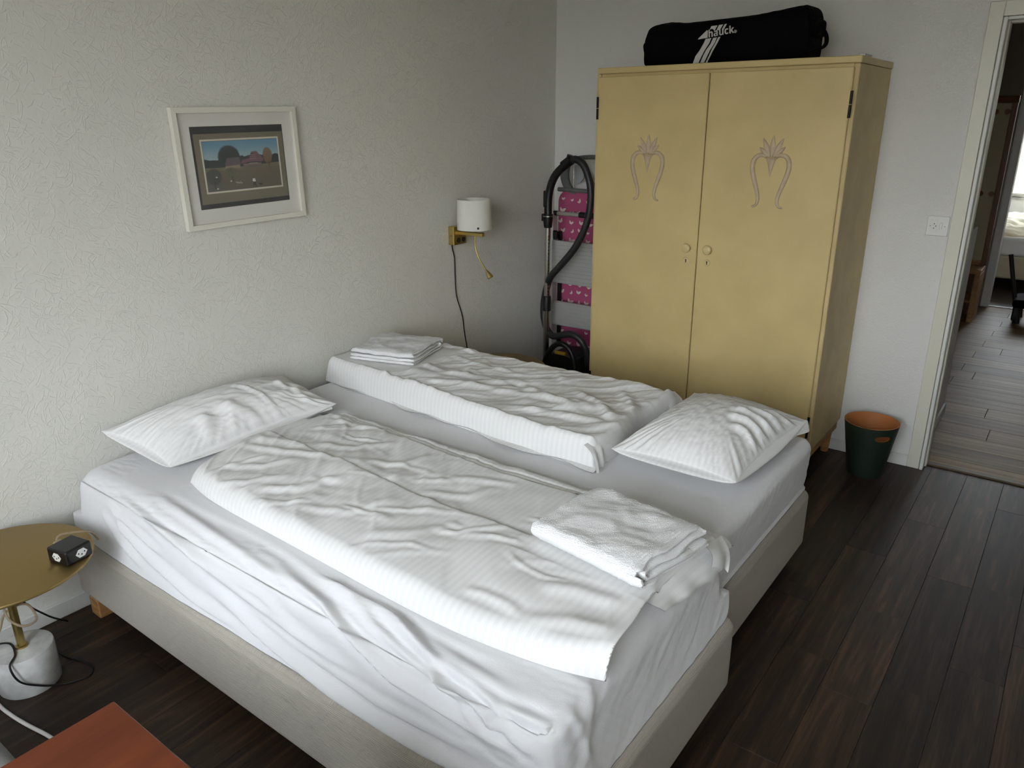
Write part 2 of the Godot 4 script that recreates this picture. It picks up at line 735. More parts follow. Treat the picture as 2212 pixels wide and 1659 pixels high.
func room() -> void:
	var r := RandomNumberGenerator.new()
	r.seed = 7
	var fl := struct("floor", span(Vector3(ROOM_X - 0.36, -0.12, -0.12), Vector3(0.05, -0.0095, ROOM_Z + 0.12), 0.0), M.slab, "dark brown wood laminate floor of the bedroom")
	# boards run along x, 15 cm wide; three butt joints are placed where they can be seen
	var pitch := 0.1487
	var z_first := 2.2 - pitch * 15.0
	var seen := {15: -1.82, 16: -0.985, 17: -1.50, 14: -2.19}
	var k := 0
	while true:
		var z0 := maxf(z_first + k * pitch, -0.05)
		var z1 := minf(z_first + (k + 1) * pitch, ROOM_Z + 0.05)
		if z0 >= ROOM_Z:
			break
		var joint: float = seen.get(k, -fmod(k * 0.47 + 0.3, 1.25))
		while joint - 1.25 > ROOM_X:
			joint -= 1.25
		var x0 := ROOM_X - 0.05
		while x0 < 0.06:
			var x1 := minf(joint if joint > x0 + 0.02 else x0 + 1.25, 0.065)
			part(fl, "plank", board(x0, x1, z0, z1, true, r.randf(), r.randi_range(0, 3) * 0.25), M.plank[r.randi_range(0, 3)])
			x0 = x1
			joint = x0 + 1.25
			if x1 >= 0.064:
				break
		k += 1
	struct("wall_back", span(Vector3(ROOM_X - 0.36, -0.12, -0.12), Vector3(0.0, CEIL + 0.1, 0.0), 0.0), M.stucco, "off-white wall of rough trowelled stucco behind the beds")
	var w := MB.new()
	w.box(Vector3(0.045, (CEIL - 0.02) * 0.5, (DOOR_Z0 - 0.02 - 0.12) * 0.5), Vector3(0.09, CEIL + 0.24, DOOR_Z0 - 0.02 + 0.12), 0.0)
	w.box(Vector3(0.045, (CEIL - 0.02) * 0.5, (DOOR_Z1 + 0.02 + ROOM_Z + 0.12) * 0.5), Vector3(0.09, CEIL + 0.24, ROOM_Z + 0.12 - DOOR_Z1 - 0.02), 0.0)
	w.box(Vector3(0.045, (DOOR_Y + 0.02 + CEIL + 0.1) * 0.5, (DOOR_Z0 + DOOR_Z1) * 0.5), Vector3(0.09, CEIL + 0.1 - DOOR_Y - 0.02, DOOR_Z1 - DOOR_Z0 + 0.04), 0.0)
	struct("wall_right", w, M.plaster, "finely textured white wall behind the wardrobe")
	# window wall behind the photographer, x = ROOM_X
	var wz0 := 1.2
	var wz1 := 3.15
	var wy0 := 0.80
	var wy1 := 2.40
	var l := MB.new()
	var xm := ROOM_X - 0.18
	l.box(Vector3(xm, CEIL * 0.5, wz0 * 0.5 - 0.06), Vector3(0.36, CEIL + 0.2, wz0 + 0.12), 0.0)
	l.box(Vector3(xm, CEIL * 0.5, (wz1 + ROOM_Z + 0.12) * 0.5), Vector3(0.36, CEIL + 0.2, ROOM_Z + 0.12 - wz1), 0.0)
	l.box(Vector3(xm, wy0 * 0.5 - 0.05, (wz0 + wz1) * 0.5), Vector3(0.36, wy0 + 0.1, wz1 - wz0), 0.0)
	l.box(Vector3(xm, (wy1 + CEIL + 0.1) * 0.5, (wz0 + wz1) * 0.5), Vector3(0.36, CEIL + 0.1 - wy1, wz1 - wz0), 0.0)
	struct("wall_left", l, M.plaster, "white wall with the bedroom window")
	struct("wall_front", span(Vector3(ROOM_X - 0.36, -0.12, ROOM_Z), Vector3(0.09, CEIL + 0.1, ROOM_Z + 0.12), 0.0), M.front_wall, "white wall facing the beds")
	struct("ceiling", span(Vector3(ROOM_X - 0.36, CEIL, -0.12), Vector3(0.09, CEIL + 0.12, ROOM_Z + 0.12), 0.0), M.ceiling, "white bedroom ceiling")
	var win := struct_node("window_1", "white framed bedroom window beside the desk")
	window(win, ROOM_X - 0.30, wy0, wy1, wz0, wz1, 2)
	# skirting
	struct("baseboard_back", span(Vector3(ROOM_X, 0, 0), Vector3(0, 0.06, 0.014), 0.003), M.trim_white, "white skirting board along the stucco wall")
	struct("baseboard_right", span(Vector3(-0.014, 0, 0.014), Vector3(0, 0.057, 2.094), 0.003), M.trim_white, "low white skirting board along the wardrobe wall")
	# doorway
	var d := struct_node("door_1", "cream painted door frame of the open doorway to the hall")
	part(d, "casing", span(Vector3(-0.012, 0, 2.094), Vector3(0.0, DOOR_Y + 0.07, 2.147), 0.002), M.trim)
	part(d, "casing", span(Vector3(-0.012, DOOR_Y + 0.014, 2.147), Vector3(0.0, DOOR_Y + 0.07, DOOR_Z1 + 0.018), 0.002), M.trim)
	part(d, "casing", span(Vector3(-0.012, 0, DOOR_Z1 + 0.018), Vector3(0.0, DOOR_Y + 0.07, DOOR_Z1 + 0.071), 0.002), M.trim)
	part(d, "jamb", span(Vector3(-0.017, 0, 2.1495), Vector3(0.035, DOOR_Y + 0.012, DOOR_Z0), 0.003), M.trim_white)
	part(d, "jamb", span(Vector3(0.0365, 0, 2.1495), Vector3(0.095, DOOR_Y + 0.012, DOOR_Z0 + 0.007), 0.003), M.trim)
	part(d, "jamb", span(Vector3(-0.017, 0, DOOR_Z1), Vector3(0.095, DOOR_Y + 0.012, DOOR_Z1 + 0.0155), 0.003), M.trim_white)
	part(d, "lintel", span(Vector3(-0.017, DOOR_Y, DOOR_Z0), Vector3(0.035, DOOR_Y + 0.012, DOOR_Z1), 0.003), M.trim_white)
	part(d, "lintel", span(Vector3(0.0365, DOOR_Y - 0.007, DOOR_Z0 + 0.007), Vector3(0.095, DOOR_Y + 0.012, DOOR_Z1), 0.003), M.trim)
	part(d, "strike_plate", span(Vector3(0.002, 0.62, DOOR_Z0 - 0.0005), Vector3(0.02, 0.78, DOOR_Z0 + 0.0015), 0.0004), M.alu, "small metal strike plate")
	var th := MB.new()
	th.prism(PackedVector2Array([Vector2(0.066, 0.0), Vector2(0.072, 0.006), Vector2(0.10, 0.008), Vector2(0.108, 0.0)]), DOOR_Z1 - DOOR_Z0, Transform3D(Basis.IDENTITY, Vector3(0, 0, DOOR_Z0)))
	part(d, "threshold", th, mat(Color(0.42, 0.38, 0.31), 0.4, 0.5), "worn brown metal threshold strip")


func window(win: Node3D, x: float, y0: float, y1: float, z0: float, z1: float, leaves: int) -> void:
	var f := 0.05
	part(win, "window_sill", span(Vector3(x - 0.07, y0 - 0.03, z0 - 0.03), Vector3(x + 0.09, y0, z1 + 0.03), 0.004), M.trim_white)
	for zz in [z0, z1 - f]:
		part(win, "window_frame", span(Vector3(x - 0.03, y0, zz), Vector3(x + 0.03, y1, zz + f), 0.004), M.trim_white)
	for yy in [y0, y1 - f]:
		part(win, "window_frame", span(Vector3(x - 0.03, yy, z0 + f), Vector3(x + 0.03, yy + f, z1 - f), 0.004), M.trim_white)
	for k in range(1, leaves):
		var zc := lerpf(z0, z1, float(k) / leaves)
		part(win, "mullion", span(Vector3(x - 0.03, y0 + f, zc - 0.04), Vector3(x + 0.03, y1 - f, zc + 0.04), 0.004), M.trim_white)
	for k in leaves:
		var a := lerpf(z0, z1, float(k) / leaves) + 0.05
		var b := lerpf(z0, z1, float(k + 1) / leaves) - 0.05
		part(win, "pane", span(Vector3(x - 0.002, y0 + f, a), Vector3(x - 0.001, y1 - f, b), 0.0), M.glass)


func hall() -> void:
	var r := RandomNumberGenerator.new()
	r.seed = 19
	var hx1 := 4.0
	var hz0 := 0.4
	var fl := struct("floor_hall", span(Vector3(0.05, -0.12, hz0 - 0.1), Vector3(hx1 + 0.1, -0.0095, ROOM_Z + 0.1), 0.0), M.slab, "light oak laminate floor of the hall beyond the doorway")
	var pitch := 0.18
	var seen := {3: 2.366, 5: 2.317, 9: 2.165, 1: 2.9, 13: 2.25, 7: 2.52}
	for k in 23:
		var x0 := maxf(0.032 + k * pitch, 0.10)
		var x1 := minf(0.032 + (k + 1) * pitch, hx1 + 0.04)
		if x1 - x0 < 0.01:
			continue
		var joint: float = seen.get(k, 0.7 + fmod(k * 0.61, 1.2))
		while joint - 1.28 > hz0:
			joint -= 1.28
		var z0 := hz0
		while z0 < ROOM_Z:
			var z1 := minf(joint if joint > z0 + 0.02 else z0 + 1.28, ROOM_Z)
			part(fl, "plank", board(x0, x1, z0, z1, false, r.randf(), r.randi_range(0, 2) * 0.3, 0.0012), M.oak[r.randi_range(0, 2)])
			z0 = z1
			joint = z0 + 1.28
	struct("ceiling_hall", span(Vector3(0.09, CEIL, hz0 - 0.1), Vector3(7.3, CEIL + 0.12, ROOM_Z + 0.12), 0.0), M.ceiling, "hall ceiling")
	struct("wall_hall_left", span(Vector3(0.09, -0.12, hz0 - 0.12), Vector3(7.3, CEIL, hz0), 0.0), M.plaster, "far side wall of the hall")
	struct("wall_hall_right", span(Vector3(0.09, -0.12, ROOM_Z), Vector3(7.3, CEIL, ROOM_Z + 0.12), 0.0), M.plaster, "near side wall of the hall")
	# half-height wall beside the doorway
	var hw := struct_node("wall_low", "half-height white wall in the hall beside the doorway")
	part(hw, "wall_body", span(Vector3(0.09, 0, 2.02), Vector3(0.885, 1.06, 2.112), 0.004), M.plaster)
	part(hw, "baseboard", span(Vector3(0.096, 0, 2.112), Vector3(0.89, 0.06, 2.124), 0.003), M.trim_white)
	# wall to the next room, with its doorway
	var w := MB.new()
	w.box(Vector3(hx1 + 0.06, CEIL * 0.5 - 0.06, (hz0 + 1.94) * 0.5), Vector3(0.12, CEIL + 0.12, 1.94 - hz0), 0.0)
	w.box(Vector3(hx1 + 0.06, CEIL * 0.5 - 0.06, (2.95 + ROOM_Z) * 0.5), Vector3(0.12, CEIL + 0.12, ROOM_Z - 2.95), 0.0)
	w.box(Vector3(hx1 + 0.06, (2.08 + CEIL) * 0.5, 2.445), Vector3(0.12, CEIL - 2.08, 1.01), 0.0)
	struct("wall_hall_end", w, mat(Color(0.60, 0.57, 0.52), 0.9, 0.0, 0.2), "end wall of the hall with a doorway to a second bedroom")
	var d := struct_node("door_2", "white door frame at the end of the hall")
	for zz in [1.935, 2.89]:
		part(d, "jamb", span(Vector3(hx1 - 0.015, 0, zz), Vector3(hx1 + 0.125, 2.09, zz + 0.062), 0.004), M.trim_white)
	part(d, "lintel", span(Vector3(hx1 - 0.015, 2.03, 1.997), Vector3(hx1 + 0.125, 2.09, 2.89), 0.004), M.trim_white)
	# second bedroom
	struct("floor_far", span(Vector3(hx1 + 0.04, -0.12, hz0), Vector3(7.3, -0.001, ROOM_Z), 0.0), M.plank[1], "dark floor of the second bedroom")
	part(d, "threshold", span(Vector3(hx1 + 0.02, 0.0, 1.997), Vector3(hx1 + 0.06, 0.006, 2.89), 0.002), M.alu)
	var fw := MB.new()
	var wy0 := 0.70
	var wy1 := 2.15
	fw.box(Vector3(7.1, wy0 * 0.5 - 0.06, (hz0 + ROOM_Z) * 0.5), Vector3(0.14, wy0 + 0.12, ROOM_Z - hz0), 0.0)
	fw.box(Vector3(7.1, (wy1 + CEIL) * 0.5, (hz0 + ROOM_Z) * 0.5), Vector3(0.14, CEIL - wy1, ROOM_Z - hz0), 0.0)
	fw.box(Vector3(7.1, (wy0 + wy1) * 0.5, (hz0 + 1.5) * 0.5), Vector3(0.14, wy1 - wy0, 1.5 - hz0), 0.0)
	fw.box(Vector3(7.1, (wy0 + wy1) * 0.5, (2.6 + ROOM_Z) * 0.5), Vector3(0.14, wy1 - wy0, ROOM_Z - 2.6), 0.0)
	struct("wall_far", fw, M.plaster, "window wall of the second bedroom")
	var win := struct_node("window_2", "bright window of the second bedroom")
	window(win, 7.1, wy0, wy1, 1.5, 2.6, 1)
	# the bed under that window
	var bed := thing("second_bed", "bed with white bedding under the bright window of the second bedroom", "bed", Vector3(5.9, 0, 2.3))
	part(bed, "base", MB.new().rbox(Vector3(0, 0.215, 0), Vector3(1.98, 0.22, 1.5), 0.02, 3), mat(Color(0.74, 0.70, 0.62), 0.9, 0.0, 0.1))
	part(bed, "mattress", MB.new().rbox(Vector3(0, 0.415, 0), Vector3(1.96, 0.18, 1.48), 0.03, 3), M.sheet)
	var nz := noise(201, 5.0, 3)
	var dv := MB.new()
	dv.grid(60, 48, func(i: int, j: int):
		var u := float(i) / 60.0
		var v := float(j) / 48.0
		var edge := pow(clampf(minf(minf(u, 1.0 - u), minf(v, 1.0 - v)) * 9.0, 0.0, 1.0), 0.5)
		return Vector3(lerpf(-0.93, 0.9, u), 0.505 + 0.075 * edge * (0.8 + 0.7 * nz.get_noise_2d(u * 1.2, v)), lerpf(0.73, -0.73, v)))
	dv.smooth()
	part(bed, "duvet", dv, mat(Color(0.93, 0.90, 0.80), 0.85, 0.0, 0.2))
	for sx in [-0.9, 0.9]:
		for sz in [-0.65, 0.65]:
			part(bed, "leg", span(Vector3(sx - 0.03, 0, sz - 0.03), Vector3(sx + 0.03, 0.11, sz + 0.03), 0.004), M.black)
	# hall stand: felt panel with holes in a wooden frame, open shelf below; front in the plane x = 3.55
	var hs := thing("hall_stand", "wooden hall stand with a beige punched panel and an open shelf", "hall stand", Vector3(3.55, 0, 1.62))
	var pb := MB.new()
	pb.box(Vector3(0.02, 1.09, 0), Vector3(0.012, 1.26, 0.60), 0.001)
	part(hs, "panel", pb, M.felt)
	for hy in [1.013, 1.644]:
		for hz in [-0.265, -0.04, 0.195, 0.273]:
			var hole := MB.new().lathe([Vector2(0.0, 0.0), Vector2(0.021, 0.0), Vector2(0.021, 0.003), Vector2(0.0, 0.003)], Vector3(0.0145, hy, hz), 20, Basis(Vector3(0, 0, 1), Vector3(-1, 0, 0), Vector3(0, -1, 0)))
			part(hs, "hole_ring", hole, M.walnut, "dark round hole")
	for sz in [-0.315, 0.315]:
		part(hs, "upright", span(Vector3(0.0, 0, sz - 0.02), Vector3(0.04, 1.76, sz + 0.02), 0.003), M.walnut)
	part(hs, "top_rail", MB.new().tube(PackedVector3Array([Vector3(0.0, 1.735, -0.34), Vector3(0.0, 1.735, 0.34)]), 0.028, 14), M.walnut)
	part(hs, "rail", span(Vector3(0.0, 0.40, -0.295), Vector3(0.04, 0.47, 0.295), 0.003), M.pine)
	part(hs, "shelf", span(Vector3(-0.28, 0.40, -0.335), Vector3(-0.001, 0.435, 0.335), 0.003), M.pine)
	part(hs, "shelf", span(Vector3(-0.27, 0.16, -0.30), Vector3(0.38, 0.18, 0.30), 0.003), M.pine)
	for sz in [-0.315, 0.315]:
		part(hs, "side_board", span(Vector3(-0.28, 0.0, sz - 0.02), Vector3(-0.001, 0.399, sz + 0.02), 0.003), M.pine)
	part(hs, "back_board", span(Vector3(0.041, 0.0, -0.3), Vector3(0.05, 0.399, 0.3), 0.002), M.walnut)
	# black chair at the right edge of the doorway
	var ch := thing("low_chair", "low black child-size chair with slanting posts standing in the hall", "chair", Vector3(3.62, 0, 2.42))
	part(ch, "back_post", MB.new().tube(PackedVector3Array([Vector3(0.02, 0.53, -0.31), Vector3(-0.01, 0.30, -0.25), Vector3(-0.04, 0.12, -0.20)]), 0.017, 8, true), M.black)
	part(ch, "back_post", MB.new().tube(PackedVector3Array([Vector3(0.02, 0.53, 0.31), Vector3(-0.01, 0.30, 0.25), Vector3(-0.04, 0.12, 0.20)]), 0.017, 8, true), M.black)
	part(ch, "seat", MB.new().rbox(Vector3(-0.02, 0.165, 0.0), Vector3(0.36, 0.07, 0.44), 0.03, 3), M.nylon)
	for sx in [-0.15, 0.12]:
		for sz in [-0.18, 0.18]:
			part(ch, "leg", MB.new().tube(PackedVector3Array([Vector3(sx, 0.14, sz), Vector3(sx, 0.0, sz * 0.9)]), 0.02, 8), M.black)
	part(ch, "side_panel", MB.new().rbox(Vector3(-0.02, 0.09, -0.19), Vector3(0.3, 0.14, 0.04), 0.015, 3), M.black)


func bed_bases() -> void:
	var specs := [
		["near", Vector3(-2.964, 0.072, 0.02), Vector3(-2.066, 0.311, 2.012), "box spring base in ribbed beige fabric with its long side facing the gold table"],
		["far", Vector3(-2.062, 0.072, 0.02), Vector3(-1.164, 0.311, 1.945), "box spring base in ribbed beige fabric beside the yellow wardrobe"],
	]
	for s in specs:
		var a: Vector3 = s[1]
		var b: Vector3 = s[2]
		var c := (a + b) * 0.5
		c.y = 0.0
		var t := thing("box_spring", s[3], "bed base", c, 0.0, "bed bases")
		part(t, "body", MB.new().rbox((a + b) * 0.5 - c, b - a, 0.03, 5), M.base_fabric)
		for sx in [-0.415, 0.415]:
			for sz in [-0.92, 0.88]:
				part(t, "leg", MB.new().box(Vector3(sx, 0.0365, sz), Vector3(0.05, 0.073, 0.06), 0.004), M.pine, "short wooden leg")


func along(q: Vector2, pts: Array) -> Vector2:
	# (distance to the polyline, place along it 0..1), signed by side
	var best := 1e9
	var at := 0.0
	var sign_ := 1.0
	var m := pts.size() - 1
	for k in m:
		var a: Vector2 = pts[k]
		var d: Vector2 = pts[k + 1] - a
		var t := clampf((q - a).dot(d) / d.length_squared(), 0.0, 1.0)
		var w := q - a - d * t
		var l := w.length_squared()
		if l < best:
			best = l
			at = (k + t) / m
			sign_ = signf(d.cross(w))
	return Vector2(sqrt(best) * sign_, at)


# folds: [points, height, width]; a rounded ridge with a valley on one side
func folds_at(q: Vector2, folds: Array) -> float:
	var h := 0.0
	for f in folds:
		var box: Rect2 = f[3]
		if not box.has_point(q):
			continue
		var r := along(q, f[0])
		var w: float = f[2]
		var k := r.x / w
		var fade := minf(1.0, minf(r.y, 1.0 - r.y) * 5.0)
		h += f[1] * fade * (exp(-k * k) - 0.35 * exp(-(absf(k) - 1.9) * (absf(k) - 1.9)))
	return h


func fold(z_s: Array, height: float, width: float) -> Array:
	var r := Rect2(z_s[0], Vector2.ZERO)
	for p in z_s:
		r = r.expand(p)
	return [z_s, height, width, r.grow(width * 4.0)]


func mattresses() -> void:
	var top := 0.53
	# near one: a loose sheet, folds given as (z, way over the edge: below 0 on the top, above 0 down the side)
	var c := Vector3(-2.485, 0, 0.995)
	var t := thing("mattress", "mattress in a wrinkled white fitted sheet under the duvet with the big towel", "mattress", c, 0.0, "mattresses")
	var folds := [
		fold([Vector2(1.05, -0.05), Vector2(1.28, -0.014), Vector2(1.41, 0.038), Vector2(1.55, 0.079), Vector2(1.7, 0.083), Vector2(1.92, 0.11)], 0.0187, 0.0126),
		fold([Vector2(0.8, 0.13), Vector2(1.12, 0.175), Vector2(1.35, 0.2), Vector2(1.6, 0.2), Vector2(1.9, 0.19)], 0.0173, 0.0149),
		fold([Vector2(1.30, -0.09), Vector2(1.48, -0.065), Vector2(1.63, -0.02), Vector2(1.68, 0.03), Vector2(1.76, 0.05)], 0.0144, 0.0138),
		fold([Vector2(1.45, -0.07), Vector2(1.6, -0.035), Vector2(1.82, -0.004), Vector2(1.97, -0.015)], 0.0144, 0.0138),
		fold([Vector2(0.46, -0.12), Vector2(0.85, -0.13), Vector2(1.32, -0.12), Vector2(1.61, -0.11), Vector2(1.79, -0.12)], 0.0115, 0.0207),
		fold([Vector2(0.41, -0.076), Vector2(0.83, -0.043), Vector2(1.19, -0.009)], 0.0071, 0.0138),
		fold([Vector2(0.30, 0.06), Vector2(0.36, 0.11), Vector2(0.52, 0.15), Vector2(0.73, 0.18), Vector2(1.03, 0.20)], 0.0115, 0.0126),
		fold([Vector2(0.30, 0.0), Vector2(0.48, 0.019), Vector2(0.83, 0.076), Vector2(1.13, 0.11), Vector2(1.47, 0.14)], 0.0115, 0.0138),
		fold([Vector2(1.0, -0.12), Vector2(1.2, -0.092), Vector2(1.47, -0.075), Vector2(1.7, -0.05), Vector2(1.9, -0.029)], 0.0115, 0.0161),
		fold([Vector2(1.2, -0.09), Vector2(1.33, -0.067), Vector2(1.54, -0.011), Vector2(1.69, 0.025), Vector2(1.8, 0.02)], 0.0129, 0.0138),
		fold([Vector2(0.6, 0.03), Vector2(0.77, 0.056), Vector2(1.06, 0.07), Vector2(1.21, 0.105)], 0.0086, 0.0126),
		fold([Vector2(0.25, 0.05), Vector2(0.42, 0.09), Vector2(0.6, 0.12)], 0.0086, 0.0103),
		fold([Vector2(0.22, 0.09), Vector2(0.34, 0.15), Vector2(0.5, 0.19)], 0.0086, 0.0103),
		fold([Vector2(0.95, 0.12), Vector2(1.2, 0.15), Vector2(1.5, 0.165), Vector2(1.8, 0.15)], 0.0100, 0.0115),
		fold([Vector2(1.70, 0.0), Vector2(1.80, 0.05), Vector2(1.93, 0.07)], 0.0115, 0.0115),
		fold([Vector2(1.72, 0.055), Vector2(1.80, 0.08), Vector2(1.90, 0.09)], 0.0115, 0.0103),
		fold([Vector2(1.80, 0.0), Vector2(1.835, 0.02), Vector2(1.83, 0.05), Vector2(1.80, 0.045)], 0.0144, 0.0115),
	]
	var nz := noise(301, 1.0, 3)
	var n2 := noise(302, 1.0, 2)
	var b := MB.new().rbox(Vector3(0, 0.4205, 0), Vector3(0.86, 0.219, 1.93), 0.07, 9, 0.0065)
	var xe := -0.43
	for i in b.v.size():
		var p := b.v[i]
		var n := b.n[i]
		var d := Vector3.ZERO
		# the hem hangs straight down round the lower edge
		if n.y < 0.0 and p.y < 0.382 and p.y > 0.3112:
			if n.x < -0.02:
				p.x = -0.43
			if n.z > 0.02:
				p.z = 0.965
		if n.y > -0.98:
			var zz := p.z + c.z
			var s := (0.53 - p.y) - (p.x - xe)
			if p.x < -0.05 and (n.z < 0.6):
				d += n * folds_at(Vector2(zz, s), folds)
			var crinkle := nz.get_noise_2d(zz * 13.0 - s * 9.0, s * 42.0 + zz * 6.0)
			var mask := clampf(0.5 + n2.get_noise_2d(zz * 2.5, s * 4.0) * 1.6, 0.0, 1.0)
			var zone := clampf(1.0 - absf(s - 0.0) / 0.3, 0.15, 1.0)
			d += n * crinkle * 0.0032 * mask * zone
			var drop := clampf((0.53 - p.y) / 0.219, 0.0, 1.0)
			if n.x < -0.5 or (n.y < 0.0 and n.x < -0.02):
				d.x -= 0.034 * drop * drop + 0.01 * n2.get_noise_2d(zz * 1.3, 4.0) * drop
			if n.z > 0.5 or (n.y < 0.0 and n.z > 0.02):
				d.z += 0.034 * drop * drop
				# pulled folds round the foot corner
				var a := p.x + c.x
				d.z += 0.006 * (exp(-pow((a + 2.83 - drop * 0.05) / 0.014, 2.0)) + 0.8 * exp(-pow((a + 2.74 + drop * 0.12) / 0.02, 2.0)))
				d.z += 0.0022 * nz.get_noise_2d(a * 11.0 + drop * 4.0, drop * 2.0)
			# the mattress gives a little at its edge
			if n.y > 0.5:
				d.y -= 0.010 * pow(clampf((-p.x - 0.25) / 0.18, 0.0, 1.0), 2.0)
		if n.y > 0.5 and p.x > -0.345:
			d.y = minf(d.y, 0.0)
		b.v[i] = p + d
	b.smooth()
	part(t, "fitted_sheet", b, M.sheet)
	# far one: the sheet lies tight
	var c2 := Vector3(-1.625, 0, 0.985)
	var t2 := thing("mattress", "mattress in a smooth white fitted sheet beside the wardrobe", "mattress", c2, 0.0, "mattresses")
	var b2 := MB.new().rbox(Vector3(0, 0.4205, 0), Vector3(0.85, 0.219, 1.915), 0.04, 5, 0.014)
	for i in b2.v.size():
		var p := b2.v[i]
		var n := b2.n[i]
		if n.y > -0.3:
			var drop := clampf((0.53 - p.y) / 0.219, 0.0, 1.0)
			var d := n * nz.get_noise_2d(p.x * 5.0 + p.z * 14.0 + 30.0, p.z * 3.0 + p.y * 25.0) * 0.0018
			if n.z > 0.4:
				d += n * 0.003 * nz.get_noise_2d(p.x * 30.0 + drop * 8.0, drop * 2.5 + 9.0) * clampf(1.2 - drop, 0.2, 1.0)
				d.z -= 0.012 * drop * drop
			b2.v[i] = p + d
	b2.smooth()
	part(t2, "fitted_sheet", b2, M.sheet)


# spacing that crowds samples near both ends
func crowd(i: int, m: int) -> float:
	var t := float(i) / m
	return lerpf(t, 0.5 - 0.5 * cos(PI * t), 0.75)


# a puffy slab: rim(u, v) -> (x, z); height above base_y from rise(p: Vector2, u, v); closed below
func slab(nu: int, nv: int, rim: Callable, base_y: float, rise: Callable, stripe: float, mouth := 0.0) -> MB:
	var b := MB.new()
	var pt := func(i: int, j: int) -> Vector3:
		var u := crowd(i, nu)
		var v := crowd(j, nv)
		var q: Vector2 = rim.call(u, v)
		return Vector3(q.x, base_y + rise.call(q, u, v), q.y)
	var lo := func(i: int, j: int) -> Vector3:
		var u := crowd(i, nu)
		var v := crowd(j, nv)
		var q: Vector2 = rim.call(u, v)
		var y := base_y
		if mouth > 0.0 and v > 0.9:
			# the underside rises to the upper layer, which leaves an open mouth below the hem
			y += smoothstep(0.93, 1.0, v) * smoothstep(mouth + 0.12, mouth, u) * rise.call(q, u, v)
		return Vector3(q.x, y, q.y)
	var tx := func(i: int, j: int) -> Vector2:
		var q: Vector2 = rim.call(crowd(i, nu), crowd(j, nv))
		return Vector2(q.x, q.y / stripe)
	# outside of the top: d/dj (z) x d/di (x) points up
	b.grid(nu, nv, pt, tx, true)
	b.grid(nu, nv, lo, tx, false)
	b.smooth()
	return b


func edge_round(d: float, r: float) -> float:
	var k := 1.0 - clampf(d / r, 0.0, 1.0)
	return sqrt(maxf(0.0, 1.0 - k * k))


func ridge(d: float, w: float) -> float:
	return exp(-d * d / (w * w))


# thin creases scattered over a field of (z, x), most of them leaning one way
func random_creases(seed_: int, count: int, field: Rect2, lean: float) -> Array:
	var r := RandomNumberGenerator.new()
	r.seed = seed_
	var out := []
	for k in count:
		var p := field.position + Vector2(r.randf(), r.randf()) * field.size
		var a := lean + r.randfn() * 0.35
		var d := Vector2(cos(a), sin(a)) * r.randf_range(0.05, 0.15)
		var bow := Vector2(-d.y, d.x) * r.randf_range(-0.3, 0.3)
		out.append(fold([p - d, p - d * 0.4 + bow, p + d * 0.4 + bow, p + d], r.randf_range(0.0012, 0.0034), r.randf_range(0.007, 0.016)))
	return out


